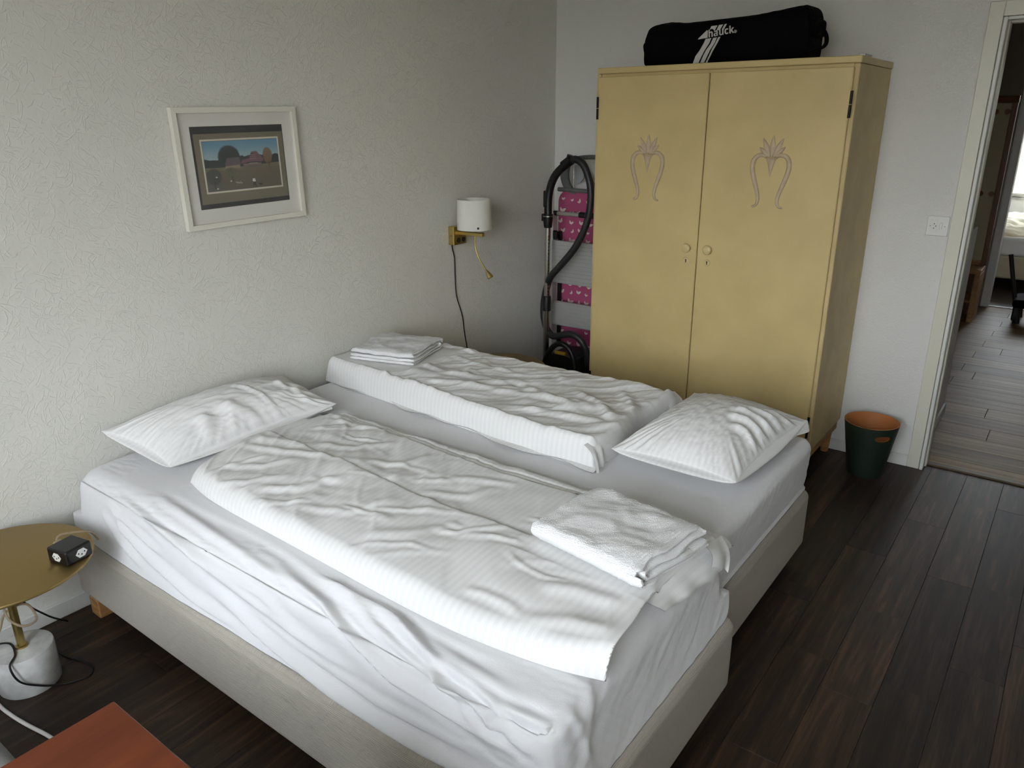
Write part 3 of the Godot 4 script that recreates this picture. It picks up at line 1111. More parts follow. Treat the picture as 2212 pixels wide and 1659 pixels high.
func duvets() -> void:
	var nz := noise(401, 1.0, 2)
	var nb := noise(402, 1.0, 2)
	# near duvet
	var t := thing("duvet", "folded white striped duvet carrying the towel with frayed folds, on the near mattress", "duvet", Vector3(-2.43, 0.53, 1.2), 0.0, "duvets")
	var near_x := smooth2([Vector2(0, -2.735), Vector2(0.12, -2.768), Vector2(0.4, -2.785), Vector2(0.72, -2.80), Vector2(0.9, -2.775), Vector2(1, -2.735)], 6)
	var foot_z := smooth2([Vector2(0, 1.974), Vector2(0.2, 1.962), Vector2(0.4, 1.947), Vector2(0.7, 1.955), Vector2(1, 1.985)], 6)
	var head_z := smooth2([Vector2(0, 0.455), Vector2(0.25, 0.41), Vector2(0.5, 0.395), Vector2(0.8, 0.415), Vector2(1, 0.44)], 6)
	var rim := func(u: float, v: float) -> Vector2:
		var xn := look(near_x, v)
		var z := lerpf(look(head_z, u), look(foot_z, u), v)
		return Vector2(lerpf(xn, -2.085 + 0.012 * sin(v * 9.0), u) + 2.43, z - 1.2)
	var creases := [
		fold([Vector2(0.45, -2.55), Vector2(0.62, -2.50), Vector2(0.78, -2.43)], 0.0043, 0.014),
		fold([Vector2(0.52, -2.68), Vector2(0.66, -2.60), Vector2(0.72, -2.50)], 0.0043, 0.014),
		fold([Vector2(0.62, -2.40), Vector2(0.78, -2.33), Vector2(0.86, -2.20)], 0.0043, 0.016),
		fold([Vector2(0.75, -2.72), Vector2(0.88, -2.62), Vector2(0.93, -2.48)], 0.0043, 0.014),
		fold([Vector2(0.85, -2.40), Vector2(1.0, -2.32), Vector2(1.02, -2.20)], 0.0043, 0.016),
		fold([Vector2(0.95, -2.70), Vector2(1.1, -2.64), Vector2(1.16, -2.50)], 0.0037, 0.015),
		fold([Vector2(0.6, -2.76), Vector2(0.72, -2.70), Vector2(0.8, -2.58)], 0.0037, 0.012),
		fold([Vector2(1.15, -2.44), Vector2(1.3, -2.36), Vector2(1.34, -2.24)], 0.0037, 0.016),
		fold([Vector2(1.2, -2.72), Vector2(1.32, -2.62), Vector2(1.4, -2.50)], 0.0031, 0.018),
		fold([Vector2(1.72, -2.62), Vector2(1.80, -2.58), Vector2(1.93, -2.56)], 0.0062, 0.022),
		fold([Vector2(1.75, -2.74), Vector2(1.85, -2.68), Vector2(1.95, -2.66)], 0.0050, 0.020),
		fold([Vector2(0.5, -2.22), Vector2(0.66, -2.17), Vector2(0.8, -2.12)], 0.0031, 0.013),
	]
	creases.append_array(random_creases(404, 46, Rect2(0.46, -2.74, 1.25, 0.62), 0.52))
	var rise := func(q: Vector2, u: float, v: float) -> float:
		var x := q.x - 2.43
		var z := q.y + 1.2
		var dn := x - look(near_x, v)
		var df := -2.085 - x
		var dz0 := z - look(head_z, u)
		var dz1 := look(foot_z, u) - z
		var e := edge_round(dn, 0.045) * edge_round(df, 0.04) * edge_round(dz0, 0.045) * lerpf(edge_round(dz1, 0.02), 0.90 + 0.1 * edge_round(dz1, 0.06), smoothstep(0.52, 0.40, u))
		var calm := clampf((1.75 - z) / 0.7, 0.25, 1.0)
		var slant := z + x * 0.55
		var w := nz.get_noise_2d(x * 2.2, slant * 9.0) * 0.0055 * calm
		var rr := 1.0 - absf(nb.get_noise_2d(x * 2.2 + 7.0, slant * 7.0)) * 4.0
		w += maxf(0.0, rr) * 0.0035 * calm
		w += nb.get_noise_2d(x * 3.0, z * 2.5) * 0.008
		w += folds_at(Vector2(z, x), creases)
		# sewn and pressed lines along the length
		w -= 0.0035 * tanh((u - 0.495) / 0.005)
		w -= 0.0035 * tanh((u - 0.882) / 0.005) + 0.003 * ridge(u - 0.925, 0.007)
		# the open end of the cover stands up at its near corner
		w += 0.012 * clampf((z - 1.85) / 0.12, 0.0, 1.0) * ridge(x + 2.66, 0.09)
		var body := 0.048 + 0.012 * sin(clampf(u, 0.0, 1.0) * PI)
		var under := edge_round(minf(minf(x + 2.52, -2.15 - x), minf(z - 1.57, 2.0 - z)), 0.03)
		return maxf(0.0, lerpf(body + w, 0.0615, under) * e)
	part(t, "cover", slab(190, 230, rim, 0.0015, rise, 0.02, 0.40), M.linen)
	# loose hem of the cover at the foot
	var hem := MB.new()
	hem.grid(40, 10, func(i: int, j: int):
		var u := float(i) / 40.0
		var v := float(j) / 10.0
		var x := lerpf(-2.50, -2.17, u)
		var y := lerpf(0.574, lerpf(0.570, 0.506, pow(u, 0.75)), v) + 0.002 * sin(u * 21.0) * v
		var z := 1.94 + 0.045 * sin(v * PI * 0.5) + 0.003 * sin(u * 17.0 + 1.0) * v + 0.010 * u
		return Vector3(x + 2.43, y - 0.53, z - 1.2),
		func(i: int, j: int): return Vector2(i / 40.0, j * 0.3))
	part(t, "hem", thicken(hem, 0.0015), M.linen)
	var flap := MB.new()
	var fc := [Vector3(-2.225, 0.594, 1.955), Vector3(-2.125, 0.575, 1.965), Vector3(-2.165, 0.500, 2.008), Vector3(-2.255, 0.560, 1.995)]
	flap.grid(10, 10, func(i: int, j: int):
		var u := i / 10.0
		var v := j / 10.0
		var p: Vector3 = fc[0].lerp(fc[1], u).lerp(fc[3].lerp(fc[2], u), v)
		p += Vector3(0.02 * sin(u * PI) * v, 0.010 * sin(v * PI), 0.012 * sin(v * PI) + 0.006 * sin(u * 6.0) * v)
		return p - Vector3(-2.43, 0.53, 1.2))
	part(t, "corner_flap", thicken(flap, 0.0015), M.linen)

	# far duvet
	var t2 := thing("duvet", "folded white striped duvet next to the wardrobe, carrying the towel at the wall", "duvet", Vector3(-1.58, 0.53, 0.76), 0.0, "duvets")
	var nx2 := smooth2([Vector2(0, -1.825), Vector2(0.3, -1.855), Vector2(0.6, -1.885), Vector2(0.85, -1.905), Vector2(1, -1.90)], 6)
	var fx2 := smooth2([Vector2(0, -1.325), Vector2(0.4, -1.30), Vector2(0.8, -1.25), Vector2(1, -1.23)], 6)
	var rim2 := func(u: float, v: float) -> Vector2:
		var z1 := 1.438 - 0.02 * u + 0.012 * sin(u * 8.0)
		return Vector2(lerpf(look(nx2, v), look(fx2, v), u) + 1.58, lerpf(0.022, z1, v) - 0.76)
	var creases2 := [
		fold([Vector2(0.35, -1.62), Vector2(0.6, -1.66), Vector2(0.75, -1.62)], 0.0060, 0.016),
		fold([Vector2(0.55, -1.80), Vector2(0.8, -1.70), Vector2(1.0, -1.58)], 0.0075, 0.018),
		fold([Vector2(0.75, -1.74), Vector2(0.95, -1.66), Vector2(1.2, -1.62)], 0.0075, 0.018),
		fold([Vector2(0.85, -1.55), Vector2(1.05, -1.62), Vector2(1.25, -1.66)], 0.0060, 0.016),
		fold([Vector2(1.0, -1.80), Vector2(1.2, -1.74), Vector2(1.4, -1.72)], 0.0075, 0.018),
		fold([Vector2(1.1, -1.50), Vector2(1.28, -1.58), Vector2(1.42, -1.72)], 0.0090, 0.020),
		fold([Vector2(1.22, -1.35), Vector2(1.36, -1.50), Vector2(1.45, -1.62)], 0.0075, 0.018),
		fold([Vector2(0.1, -1.72), Vector2(0.3, -1.76), Vector2(0.5, -1.74)], 0.0045, 0.016),
		fold([Vector2(0.4, -1.45), Vector2(0.6, -1.50), Vector2(0.85, -1.48)], 0.0053, 0.015),
	]
	creases2.append_array(random_creases(405, 34, Rect2(0.06, -1.84, 1.32, 0.5), -0.5))
	var rise2 := func(q: Vector2, u: float, v: float) -> float:
		var x := q.x - 1.58
		var z := q.y + 0.76
		var dn := x - look(nx2, v)
		var df := look(fx2, v) - x
		var dz0 := z - 0.022
		var dz1 := 1.438 - 0.02 * u + 0.012 * sin(u * 8.0) - z
		var e := edge_round(dn, 0.03) * edge_round(df, 0.05) * edge_round(dz0, 0.035) * edge_round(dz1, 0.03)
		var slant := z - x * 0.8
		var w := nz.get_noise_2d(x * 4.0 + 20.0, slant * 8.0) * 0.007
		var rr := 1.0 - absf(nb.get_noise_2d(x * 3.0 + 17.0, slant * 6.0 + 3.0)) * 4.0
		w += maxf(0.0, rr) * 0.004
		w += nb.get_noise_2d(x * 3.0 + 5.0, z * 2.5) * 0.012
		w += folds_at(Vector2(z, x), creases2)
		w -= 0.003 * tanh((u - 0.46) / 0.008)
		w += 0.004 * ridge(dn - 0.034, 0.006)
		var body := lerpf(0.112, 0.088, clampf(z / 1.4, 0.0, 1.0))
		var under := edge_round(minf(minf(x + 1.81, -1.39 - x), minf(z - 0.04, 0.46 - z)), 0.04)
		return maxf(0.0, lerpf(body + w, 0.108, under) * e)
	part(t2, "cover", slab(100, 200, rim2, 0.0015, rise2, 0.02), M.linen)
	# lower layer of the cover, lying flat and peeping out
	var under := MB.new()
	under.grid(60, 12, func(i: int, j: int):
		var v := i / 60.0
		var w := j / 12.0
		var z := lerpf(0.03, 1.455, v)
		var out := lerpf(0.012, 0.03, v) + 0.008 * sin(v * 19.0)
		var x := look(nx2, v) + 0.02 - out * 1.5 * w + 0.006 * sin(v * 31.0) * w
		return Vector3(x + 1.58, 0.004 + 0.004 * (1.0 - w) + 0.0035 * (1.0 + sin(v * 41.0 + w * 2.0)) * w, z - 0.76),
		func(i: int, j: int): return Vector2(j / 12.0, i * 1.25))
	part(t2, "hem", thicken(under, 0.0015), M.linen)
	var fl2 := MB.new()
	var gc := [Vector3(-1.30, 0.615, 1.39), Vector3(-1.225, 0.605, 1.40), Vector3(-1.20, 0.545, 1.43), Vector3(-1.33, 0.55, 1.44)]
	fl2.grid(10, 10, func(i: int, j: int):
		var u := i / 10.0
		var v := j / 10.0
		var p: Vector3 = gc[0].lerp(gc[1], u).lerp(gc[3].lerp(gc[2], u), v)
		p += Vector3(0, 0.008 * sin(u * 5.0), 0.014 * sin(v * PI) * u)
		return p - Vector3(-1.58, 0.53, 0.76))
	part(t2, "corner_flap", thicken(fl2, 0.0015), M.linen)
	var fl3 := MB.new()
	var hc := [Vector3(-1.905, 0.612, 1.405), Vector3(-1.845, 0.615, 1.41), Vector3(-1.865, 0.540, 1.455), Vector3(-1.93, 0.538, 1.47)]
	fl3.grid(12, 12, func(i: int, j: int):
		var u := i / 12.0
		var v := j / 12.0
		var p: Vector3 = hc[0].lerp(hc[1], u).lerp(hc[3].lerp(hc[2], u), v)
		p += Vector3(0.0, 0.012 * sin(v * PI), 0.010 * sin(v * PI) + 0.006 * sin(u * 9.0) * v)
		return p - Vector3(-1.58, 0.53, 0.76))
	part(t2, "corner_flap", thicken(fl3, 0.0015), M.linen)


func look(p: PackedVector2Array, t: float) -> float:
	# value at t of points sorted by x
	if t <= p[0].x:
		return p[0].y
	for k in p.size() - 1:
		if t <= p[k + 1].x:
			return lerpf(p[k].y, p[k + 1].y, (t - p[k].x) / maxf(1e-6, p[k + 1].x - p[k].x))
	return p[-1].y


# a sheet made two-sided: pushed out by half the thickness each way and closed round its border
func thicken(b: MB, th: float) -> MB:
	b.smooth()
	var c := b.v.size()
	var tris := b.ix.size()
	for i in c:
		b.put(b.v[i] - b.n[i] * th * 0.5, -b.n[i], b.uv[i])
		b.v[i] += b.n[i] * th * 0.5
	var edges := {}
	for k in range(0, tris, 3):
		for e in 3:
			var p := b.ix[k + e]
			var q := b.ix[k + (e + 1) % 3]
			if edges.has(Vector2i(q, p)):
				edges.erase(Vector2i(q, p))
			else:
				edges[Vector2i(p, q)] = true
	for k in range(0, tris, 3):
		b.ix.push_back(b.ix[k] + c)
		b.ix.push_back(b.ix[k + 2] + c)
		b.ix.push_back(b.ix[k + 1] + c)
	for e in edges:
		b.ix.append_array(PackedInt32Array([e.x, e.x + c, e.y, e.y, e.x + c, e.y + c]))
	return b


# pillow over four corners (near-head, far-head, far-foot, near-foot), puffed by up/down
func pillow_mesh(k: Array, up: float, down: float, floor_y: float, seed_: int, crease: Array) -> MB:
	var nz := noise(seed_, 1.0, 3)
	var nb := noise(seed_ + 1, 1.0, 2)
	var b := MB.new()
	var m := 96
	var normal: Vector3 = ((k[1] - k[0]) + (k[2] - k[3])).cross((k[3] - k[0]) + (k[2] - k[1])).normalized()
	if normal.y < 0.0:
		normal = -normal
	for side in 2:
		b.grid(m, m, func(i: int, j: int):
			var u := crowd(i, m)
			var v := crowd(j, m)
			var a := 2.0 * u - 1.0
			var c := 2.0 * v - 1.0
			var uu := 0.5 + (u - 0.5) * (1.0 - 0.07 * (1.0 - c * c))
			var vv := 0.5 + (v - 0.5) * (1.0 - 0.09 * (1.0 - a * a))
			var p: Vector3 = k[0].lerp(k[1], uu).lerp(k[3].lerp(k[2], uu), vv)
			var puff := pow(maxf(0.0, (1.0 - pow(absf(a), 2.1)) * (1.0 - pow(absf(c), 2.1))), 0.6)
			var rim_ := clampf(1.0 - puff, 0.0, 1.0)
			if side == 0:
				var radial := nz.get_noise_2d(a * 4.0, c * 4.0) * 0.005 * puff
				var tuck := 0.010 * maxf(0.0, 1.0 - 2.5 * absf(nb.get_noise_2d(atan2(c, a) * 5.5, 2.0))) * rim_ * clampf(puff * 4.0, 0.0, 1.0)
				p += normal * (up * puff + radial - tuck + folds_at(Vector2(a, c), crease) * clampf(puff * 3.0, 0.0, 1.0))
			else:
				p -= normal * down * puff
				var away: Vector3 = p - (k[0] + k[1] + k[2] + k[3]) * 0.25
				away.y = 0.0
				p += away.normalized() * 0.26 * puff * maxf(0.0, 1.0 - puff * 1.6)
				p.y = maxf(p.y, floor_y)
			return p,
			func(i: int, j: int):
				var q: Vector3 = k[0].lerp(k[1], crowd(i, m)).lerp(k[3].lerp(k[2], crowd(i, m)), crowd(j, m))
				return Vector2(q.x, crowd(j, m) * k[0].distance_to(k[3]) * 1.15 / 0.02), side == 0)
	b.smooth()
	return b


func pillows() -> void:
	var at := Vector3(-2.42, 0.532, 0.22)
	var t := thing("pillow", "white striped pillow leaning against the stucco wall", "pillow", at, 0.0, "pillows")
	var k := [Vector3(-2.80, 0.628, 0.045), Vector3(-2.06, 0.625, 0.05), Vector3(-2.085, 0.588, 0.405), Vector3(-2.735, 0.552, 0.345)]
	for i in 4:
		k[i] -= at
	var cr := [
		fold([Vector2(-0.25, 0.95), Vector2(-0.15, 0.6), Vector2(-0.2, 0.3)], 0.009, 0.07),
		fold([Vector2(-0.02, 0.95), Vector2(-0.06, 0.6), Vector2(-0.16, 0.25)], 0.009, 0.07),
		fold([Vector2(0.30, 0.98), Vector2(0.26, 0.4), Vector2(0.12, -0.5)], 0.006, 0.03),
		fold([Vector2(0.72, 0.98), Vector2(0.7, 0.5), Vector2(0.55, -0.2)], 0.007, 0.05),
		fold([Vector2(0.35, 0.55), Vector2(0.65, 0.45), Vector2(0.95, 0.6)], 0.007, 0.07),
		fold([Vector2(0.4, 0.1), Vector2(0.7, 0.05), Vector2(0.95, 0.3)], 0.007, 0.07),
		fold([Vector2(-0.55, 0.9), Vector2(-0.45, 0.55), Vector2(-0.5, 0.3)], 0.008, 0.07),
	]
	part(t, "pillowcase", pillow_mesh(k, 0.104, 0.05, 0.0005, 501, cr), M.linen)
	var tag_hem := MB.new()
	tag_hem.grid(40, 4, func(i: int, j: int):
		var u := lerpf(0.33, 0.97, i / 40.0)
		var p: Vector3 = k[3].lerp(k[2], u)
		return p + Vector3(0, -0.004 - 0.012 * j / 4.0, -0.012 + 0.006 * j / 4.0 + 0.004 * sin(i * 0.5)))
	part(t, "hem", thicken(tag_hem, 0.0015), M.linen)
	var at2 := Vector3(-1.53, 0.532, 1.69)
	var t2 := thing("pillow", "plump white striped pillow at the foot end in front of the wardrobe", "pillow", at2, 0.0, "pillows")
	var k2 := [Vector3(-1.835, 0.590, 1.465), Vector3(-1.205, 0.602, 1.475), Vector3(-1.225, 0.597, 1.915), Vector3(-1.825, 0.586, 1.888)]
	for i in 4:
		k2[i] -= at2
	var cr2 := [
		fold([Vector2(-0.35, 0.98), Vector2(-0.2, 0.7), Vector2(-0.25, 0.45)], 0.010, 0.06),
		fold([Vector2(-0.05, 0.98), Vector2(0.0, 0.6), Vector2(-0.1, 0.25)], 0.012, 0.06),
		fold([Vector2(0.15, 0.98), Vector2(0.22, 0.65), Vector2(0.12, 0.2)], 0.012, 0.06),
		fold([Vector2(0.42, 0.98), Vector2(0.4, 0.65), Vector2(0.3, 0.3)], 0.010, 0.06),
		fold([Vector2(0.68, 0.98), Vector2(0.6, 0.7), Vector2(0.45, 0.5)], 0.008, 0.05),
		fold([Vector2(-0.98, 0.1), Vector2(-0.6, 0.05), Vector2(-0.2, 0.0)], 0.003, 0.04),
	]
	part(t2, "pillowcase", pillow_mesh(k2, 0.098, 0.06, 0.0005, 511, cr2), M.linen)
	var hem2 := MB.new()
	hem2.grid(40, 6, func(i: int, j: int):
		var u := lerpf(0.18, 1.0, i / 40.0)
		var p: Vector3 = k2[3].lerp(k2[2], u)
		return p + Vector3(0, -0.002 - 0.036 * u * j / 6.0, -0.03 * sin(PI * u) + 0.010 * j / 6.0 + 0.004 * sin(i * 0.7) * j / 6.0),
		func(i: int, j: int): return Vector2(i * 0.05, i * 0.8))
	part(t2, "hem", thicken(hem2, 0.0015), M.linen)


# towel: a thick ribbon folded in the (x, y) plane, drawn out along z
func towel_mesh(path: PackedVector2Array, th: float, z0: float, z1: float, nz_: int, seed_: int) -> MB:
	var nz := noise(seed_, 1.0, 2)
	var b := MB.new()
	var count := path.size()
	var nn := PackedVector2Array()
	for i in count:
		var d := (path[mini(i + 1, count - 1)] - path[maxi(i - 1, 0)]).normalized()
		nn.push_back(Vector2(-d.y, d.x))
	var ends := func(i: int, top: bool) -> float:
		var f := float(i) / count
		return (z1 + 0.012 * nz.get_noise_2d(f * 9.0, 3.0) - (0.018 if f > 0.28 and f < 0.55 else 0.0) - (0.008 if f >= 0.55 and f < 0.8 else 0.0)) if top else z0 + 0.008 * nz.get_noise_2d(f * 7.0, 30.0)
	var pos := func(i: int, j: int, sd: float) -> Vector3:
		var v := crowd(j, nz_)
		var z := lerpf(ends.call(i, false), ends.call(i, true), v)
		var fat := th * 0.5 * minf(1.0, 6.0 * minf(v, 1.0 - v) + 0.55)
		var band := z1 - z
		var dobby := 0.0013 * sin(band * TAU / 0.0095) if band > 0.028 and band < 0.075 else 0.0
		var rough := dobby + 0.0016 * nz.get_noise_2d(i * 1.7 + sd * 50.0, z * 260.0)
		var p := path[i] + nn[i] * (sd * fat + rough * sd)
		# broad unevenness of a soft stack, nothing at the bottom
		var sag := 0.006 * nz.get_noise_2d(path[i].x * 9.0, z * 9.0) * clampf(path[i].y / 0.04, 0.0, 1.0)
		return Vector3(p.x, p.y + sag, z)
	b.grid(count - 1, nz_, func(i: int, j: int): return pos.call(i, j, 1.0), null, true)
	b.grid(count - 1, nz_, func(i: int, j: int): return pos.call(i, j, -1.0))
	for j in [0, nz_]:
		for i in count - 1:
			b.quad(pos.call(i, j, 1.0), pos.call(i + 1, j, 1.0), pos.call(i + 1, j, -1.0), pos.call(i, j, -1.0), Vector3(0, 0, -1 if j == 0 else 1))
	for i in [0, count - 1]:
		for j in nz_:
			b.quad(pos.call(i, j, 1.0), pos.call(i, j + 1, 1.0), pos.call(i, j + 1, -1.0), pos.call(i, j, -1.0))
	b.smooth()
	return b


func towels() -> void:
	var w := 0.14
	var ctrl: Array = [Vector2(w, 0.006), Vector2(w * 0.4, 0.006), Vector2(-w * 0.4, 0.006), Vector2(-w + 0.024, 0.006), Vector2(-w + 0.007, 0.012), Vector2(-w, 0.025), Vector2(-w + 0.007, 0.040), Vector2(-w + 0.026, 0.047), Vector2(-w * 0.3, 0.049), Vector2(w * 0.4, 0.048), Vector2(w - 0.014, 0.046), Vector2(w - 0.004, 0.041), Vector2(w - 0.014, 0.035), Vector2(w * 0.3, 0.035), Vector2(-w * 0.4, 0.035), Vector2(-w + 0.034, 0.035), Vector2(-w + 0.026, 0.028), Vector2(-w + 0.034, 0.020), Vector2(-w * 0.3, 0.020), Vector2(w * 0.4, 0.019), Vector2(w - 0.006, 0.018)]
	var path := smooth2(ctrl, 14)
	var mesh_a := towel_mesh(path, 0.011, -0.165, 0.175, 74, 601).mesh()
	var a := thing("towel", "large folded white terry towel at the foot of the near duvet", "towel", Vector3(-2.348, 0.6005, 1.778), deg_to_rad(-8), "folded bath towels")
	part(a, "cloth", mesh_a, M.terry)
	var lab := MB.new()
	lab.grid(6, 4, func(i: int, j: int): return Vector3(0.02 + i * 0.006, 0.026 + 0.001 * sin(i), 0.165 + j * 0.005))
	part(a, "care_label", thicken(lab, 0.0008), M.white_plastic, "small care label between the folds")
	var mesh_b := towel_mesh(path, 0.011, -0.15, 0.16, 64, 621).mesh()
	var b := thing("towel", "crumpled folded white terry towel at the stucco wall", "towel", Vector3(-1.60, 0.6432, 0.255), deg_to_rad(196), "folded bath towels")
	part(b, "cloth", mesh_b, M.terry)


func wardrobe() -> void:
	# own axes: x from the wall into the room is negative, z as in the room
	var z0 := 0.592
	var z1 := 1.761
	var t := thing("wardrobe", "tall yellow painted two-door wardrobe with carved flower ornaments", "wardrobe", Vector3(0, 0, 0))
	var fx := -0.533
	var bk := -0.003
	# sides, with front edges visible beside the doors
	part(t, "side_panel", span(Vector3(fx, 0.17, z0), Vector3(bk, 1.81, z0 + 0.022), 0.003), M.paint)
	part(t, "side_panel", span(Vector3(fx, 0.17, z1 - 0.022), Vector3(bk, 1.81, z1), 0.003), M.paint_side)
	part(t, "top_board", span(Vector3(fx - 0.006, 1.811, z0 + 0.004), Vector3(bk, 1.837, z1 + 0.005), 0.003), M.paint)
	part(t, "top_rail", span(Vector3(fx + 0.004, 1.785, z0 + 0.0225), Vector3(fx + 0.024, 1.8105, z1 - 0.0225), 0.002), M.paint)
	part(t, "bottom_board", span(Vector3(fx + 0.004, 0.17, z0 + 0.0225), Vector3(bk, 0.19, z1 - 0.0225), 0.002), M.paint)
	part(t, "back_panel", span(Vector3(bk - 0.008, 0.191, z0 + 0.0225), Vector3(bk, 1.81, z1 - 0.0225), 0.001), M.paint_side)
	part(t, "plinth", span(Vector3(fx + 0.03, 0.115, z0 + 0.03), Vector3(bk, 0.1695, z1 - 0.012), 0.002), M.pine)
	for lx in [fx + 0.07, -0.052]:
		for lz in [z0 + 0.07, z1 - 0.045]:
			part(t, "leg", MB.new().lathe([Vector2(0, 0), Vector2(0.018, 0), Vector2(0.026, 0.1145), Vector2(0, 0.1145)], Vector3(lx, 0, lz), 20), M.pine)
	# doors: the left one ends under a strip that belongs to the right one
	var seam := 1.160
	for side in 2:
		var a := z0 + 0.016 if side == 0 else seam + 0.002
		var b := seam - 0.002 if side == 0 else z1 - 0.0165
		var d := Node3D.new()
		d.name = "door"
		t.add_child(d, true)
		part(d, "leaf_panel", span(Vector3(fx - 0.017, 0.195, a), Vector3(fx - 0.0005, 1.797, b), 0.003), M.paint)
		var face := fx - 0.017
		var kz := 1.112 if side == 0 else 1.215
		var turn := Basis(Vector3(0, 0, 1), Vector3(-1, 0, 0), Vector3(0, -1, 0))   # lathe axis points into the room
		part(d, "knob", MB.new().lathe([Vector2(0.0, 0.0), Vector2(0.011, 0.0), Vector2(0.009, 0.008), Vector2(0.012, 0.012), Vector2(0.0195, 0.015), Vector2(0.021, 0.019), Vector2(0.0195, 0.023), Vector2(0.014, 0.0265), Vector2(0.007, 0.028), Vector2(0.0, 0.0283)], Vector3(face, 1.046, kz), 28, turn), M.knob)
		var kh := Vector3(face, 0.987, kz - 0.002)
		part(d, "escutcheon", MB.new().lathe([Vector2(0.0, 0.0), Vector2(0.0155, 0.0), Vector2(0.016, 0.002), Vector2(0.014, 0.0042), Vector2(0.0115, 0.0036), Vector2(0.0, 0.0034)], kh, 26, turn), M.knob)
		var hole := MB.new()
		hole.box(kh + Vector3(-0.0034, -0.003, 0), Vector3(0.001, 0.012, 0.004), 0.0003)
		hole.lathe([Vector2(0, 0.003), Vector2(0.0032, 0.003), Vector2(0.0032, 0.0042), Vector2(0, 0.0042)], kh + Vector3(0, 0.004, 0), 12, turn)
		part(d, "keyhole", hole, M.black)
		for hy in [1.66, 0.30]:
			var hz := a + 0.002 if side == 0 else b + 0.003
			var hg := MB.new()
			hg.tube(PackedVector3Array([Vector3(face - 0.003, hy - 0.05, hz), Vector3(face - 0.003, hy - 0.002, hz)]), 0.0055, 10)
			hg.tube(PackedVector3Array([Vector3(face - 0.003, hy + 0.001, hz), Vector3(face - 0.003, hy + 0.05, hz)]), 0.0055, 10)
			part(d, "hinge", hg, M.black_metal, "black pin hinge")
		carving(d, Vector3(face, 1.453, 0.885 if side == 0 else 1.461))
	# left lying on the top
	one("metal_bracket", span(Vector3(-0.47, 1.8372, 1.735), Vector3(-0.36, 1.8475, 1.758), 0.002), M.alu, "small metal bracket on top of the wardrobe beside the black bag", "bracket")


# a spindle leaf from base to tip in the (z, y) plane, domed towards the room
func leaf(b: MB, o: Vector3, base: Vector2, tip: Vector2, wide: float, high: float) -> void:
	var dir := tip - base
	var across := Vector2(-dir.y, dir.x).normalized()
	var m := 12
	b.grid(m, 6, func(i: int, j: int):
		var u := i / float(m)
		var s := (j / 6.0) * 2.0 - 1.0
		var w := wide * pow(sin(PI * pow(u, 0.8)), 0.8) * (1.0 - 0.25 * u) + 0.0003
		var p := base + dir * u + across * s * w
		var vein := 0.75 if absf(s) < 0.01 else 1.0
		var h := high * (1.0 - s * s) * vein * minf(1.0, 6.0 * (1.0 - u) + 0.05) + 0.0002
		return o + Vector3(-h, p.y, p.x))
	b.smooth()


func carving(d: Node3D, o: Vector3) -> void:
	var parts := [[Vector2(-0.007, 0.004), Vector2(-0.055, 0.043), 0.0125], [Vector2(0.008, 0.004), Vector2(0.055, 0.046), 0.0125], [Vector2(-0.006, 0.006), Vector2(-0.043, 0.081), 0.0135], [Vector2(0.008, 0.006), Vector2(0.044, 0.081), 0.0135], [Vector2(0.002, 0.003), Vector2(0.001, 0.092), 0.0145]]
	for q in parts:
		var b := MB.new()
		leaf(b, o, q[0], q[1], q[2], 0.008 if q[0].x != 0.002 else 0.011)
		part(d, "leaf", b, M.carving)
	# cone with a rim
	var c := MB.new()
	c.grid(14, 8, func(i: int, j: int):
		var u := i / 14.0
		var a := PI * j / 8.0
		var r := lerpf(0.024, 0.001, pow(u, 0.72)) + 0.005 * exp(-u * 60.0)
		return o + Vector3(-0.012 * sin(a) * (r / 0.027) - 0.0003, 0.001 - 0.078 * u, -cos(a) * r))
	c.smooth()
	part(d, "cone", c, M.carving)
	for s in [-1.0, 1.0]:
		var pts := smooth_path([Vector3(0, 0.008, s * 0.020), Vector3(0, 0.0115, s * 0.040), Vector3(0, 0.008, s * 0.058), Vector3(0, -0.008, s * 0.0725), Vector3(0, -0.036, s * 0.0775), Vector3(0, -0.070, s * 0.0715), Vector3(0, -0.112, s * 0.0575), Vector3(0, -0.150, s * 0.045), Vector3(0, -0.178, s * 0.042), Vector3(0, -0.197, s * 0.050), Vector3(0, -0.202, s * 0.066)], 5)
		var rad := PackedFloat32Array()
		for i in pts.size():
			var f := float(i) / (pts.size() - 1)
			rad.push_back(lerpf(0.0075, 0.0105, minf(1.0, f * 3.0)) * (1.0 if f < 0.55 else lerpf(1.0, 0.42, (f - 0.55) / 0.45)))
			pts[i] += o
		part(d, "scroll", MB.new().tube(pts, rad, 10), M.carving)


func desk_corner() -> void:
	var t := thing("desk", "cherry red wooden desk top cut off by the lower edge of the photo", "desk", Vector3(-3.95, 0, 2.15))
	part(t, "desk_top", MB.new().box(Vector3(0, 0.7375, 0), Vector3(0.98, 0.025, 1.316), 0.002), M.cherry)
	for sx in [-0.44, 0.42]:
		for sz in [-0.60, 0.60]:
			part(t, "leg", MB.new().box(Vector3(sx, 0.3625, sz), Vector3(0.045, 0.725, 0.045), 0.003), M.cherry)
	for sz in [-0.60, 0.60]:
		part(t, "apron", MB.new().box(Vector3(-0.01, 0.68, sz), Vector3(0.81, 0.08, 0.02), 0.002), M.cherry)
	var c := thing("upholstered_stool", "light grey fabric stool showing a corner behind the cherry desk", "stool", Vector3(-3.76, 0, 1.16))
	part(c, "seat", MB.new().rbox(Vector3(0, 0.40, 0), Vector3(0.5, 0.10, 0.5), 0.03, 5), M.grey_cloth)
	for sx in [-0.2, 0.2]:
		for sz in [-0.2, 0.2]:
			part(c, "leg", MB.new().tube(PackedVector3Array([Vector3(sx, 0.0, sz), Vector3(sx * 0.95, 0.36, sz * 0.95)]), 0.014, 10), M.black)


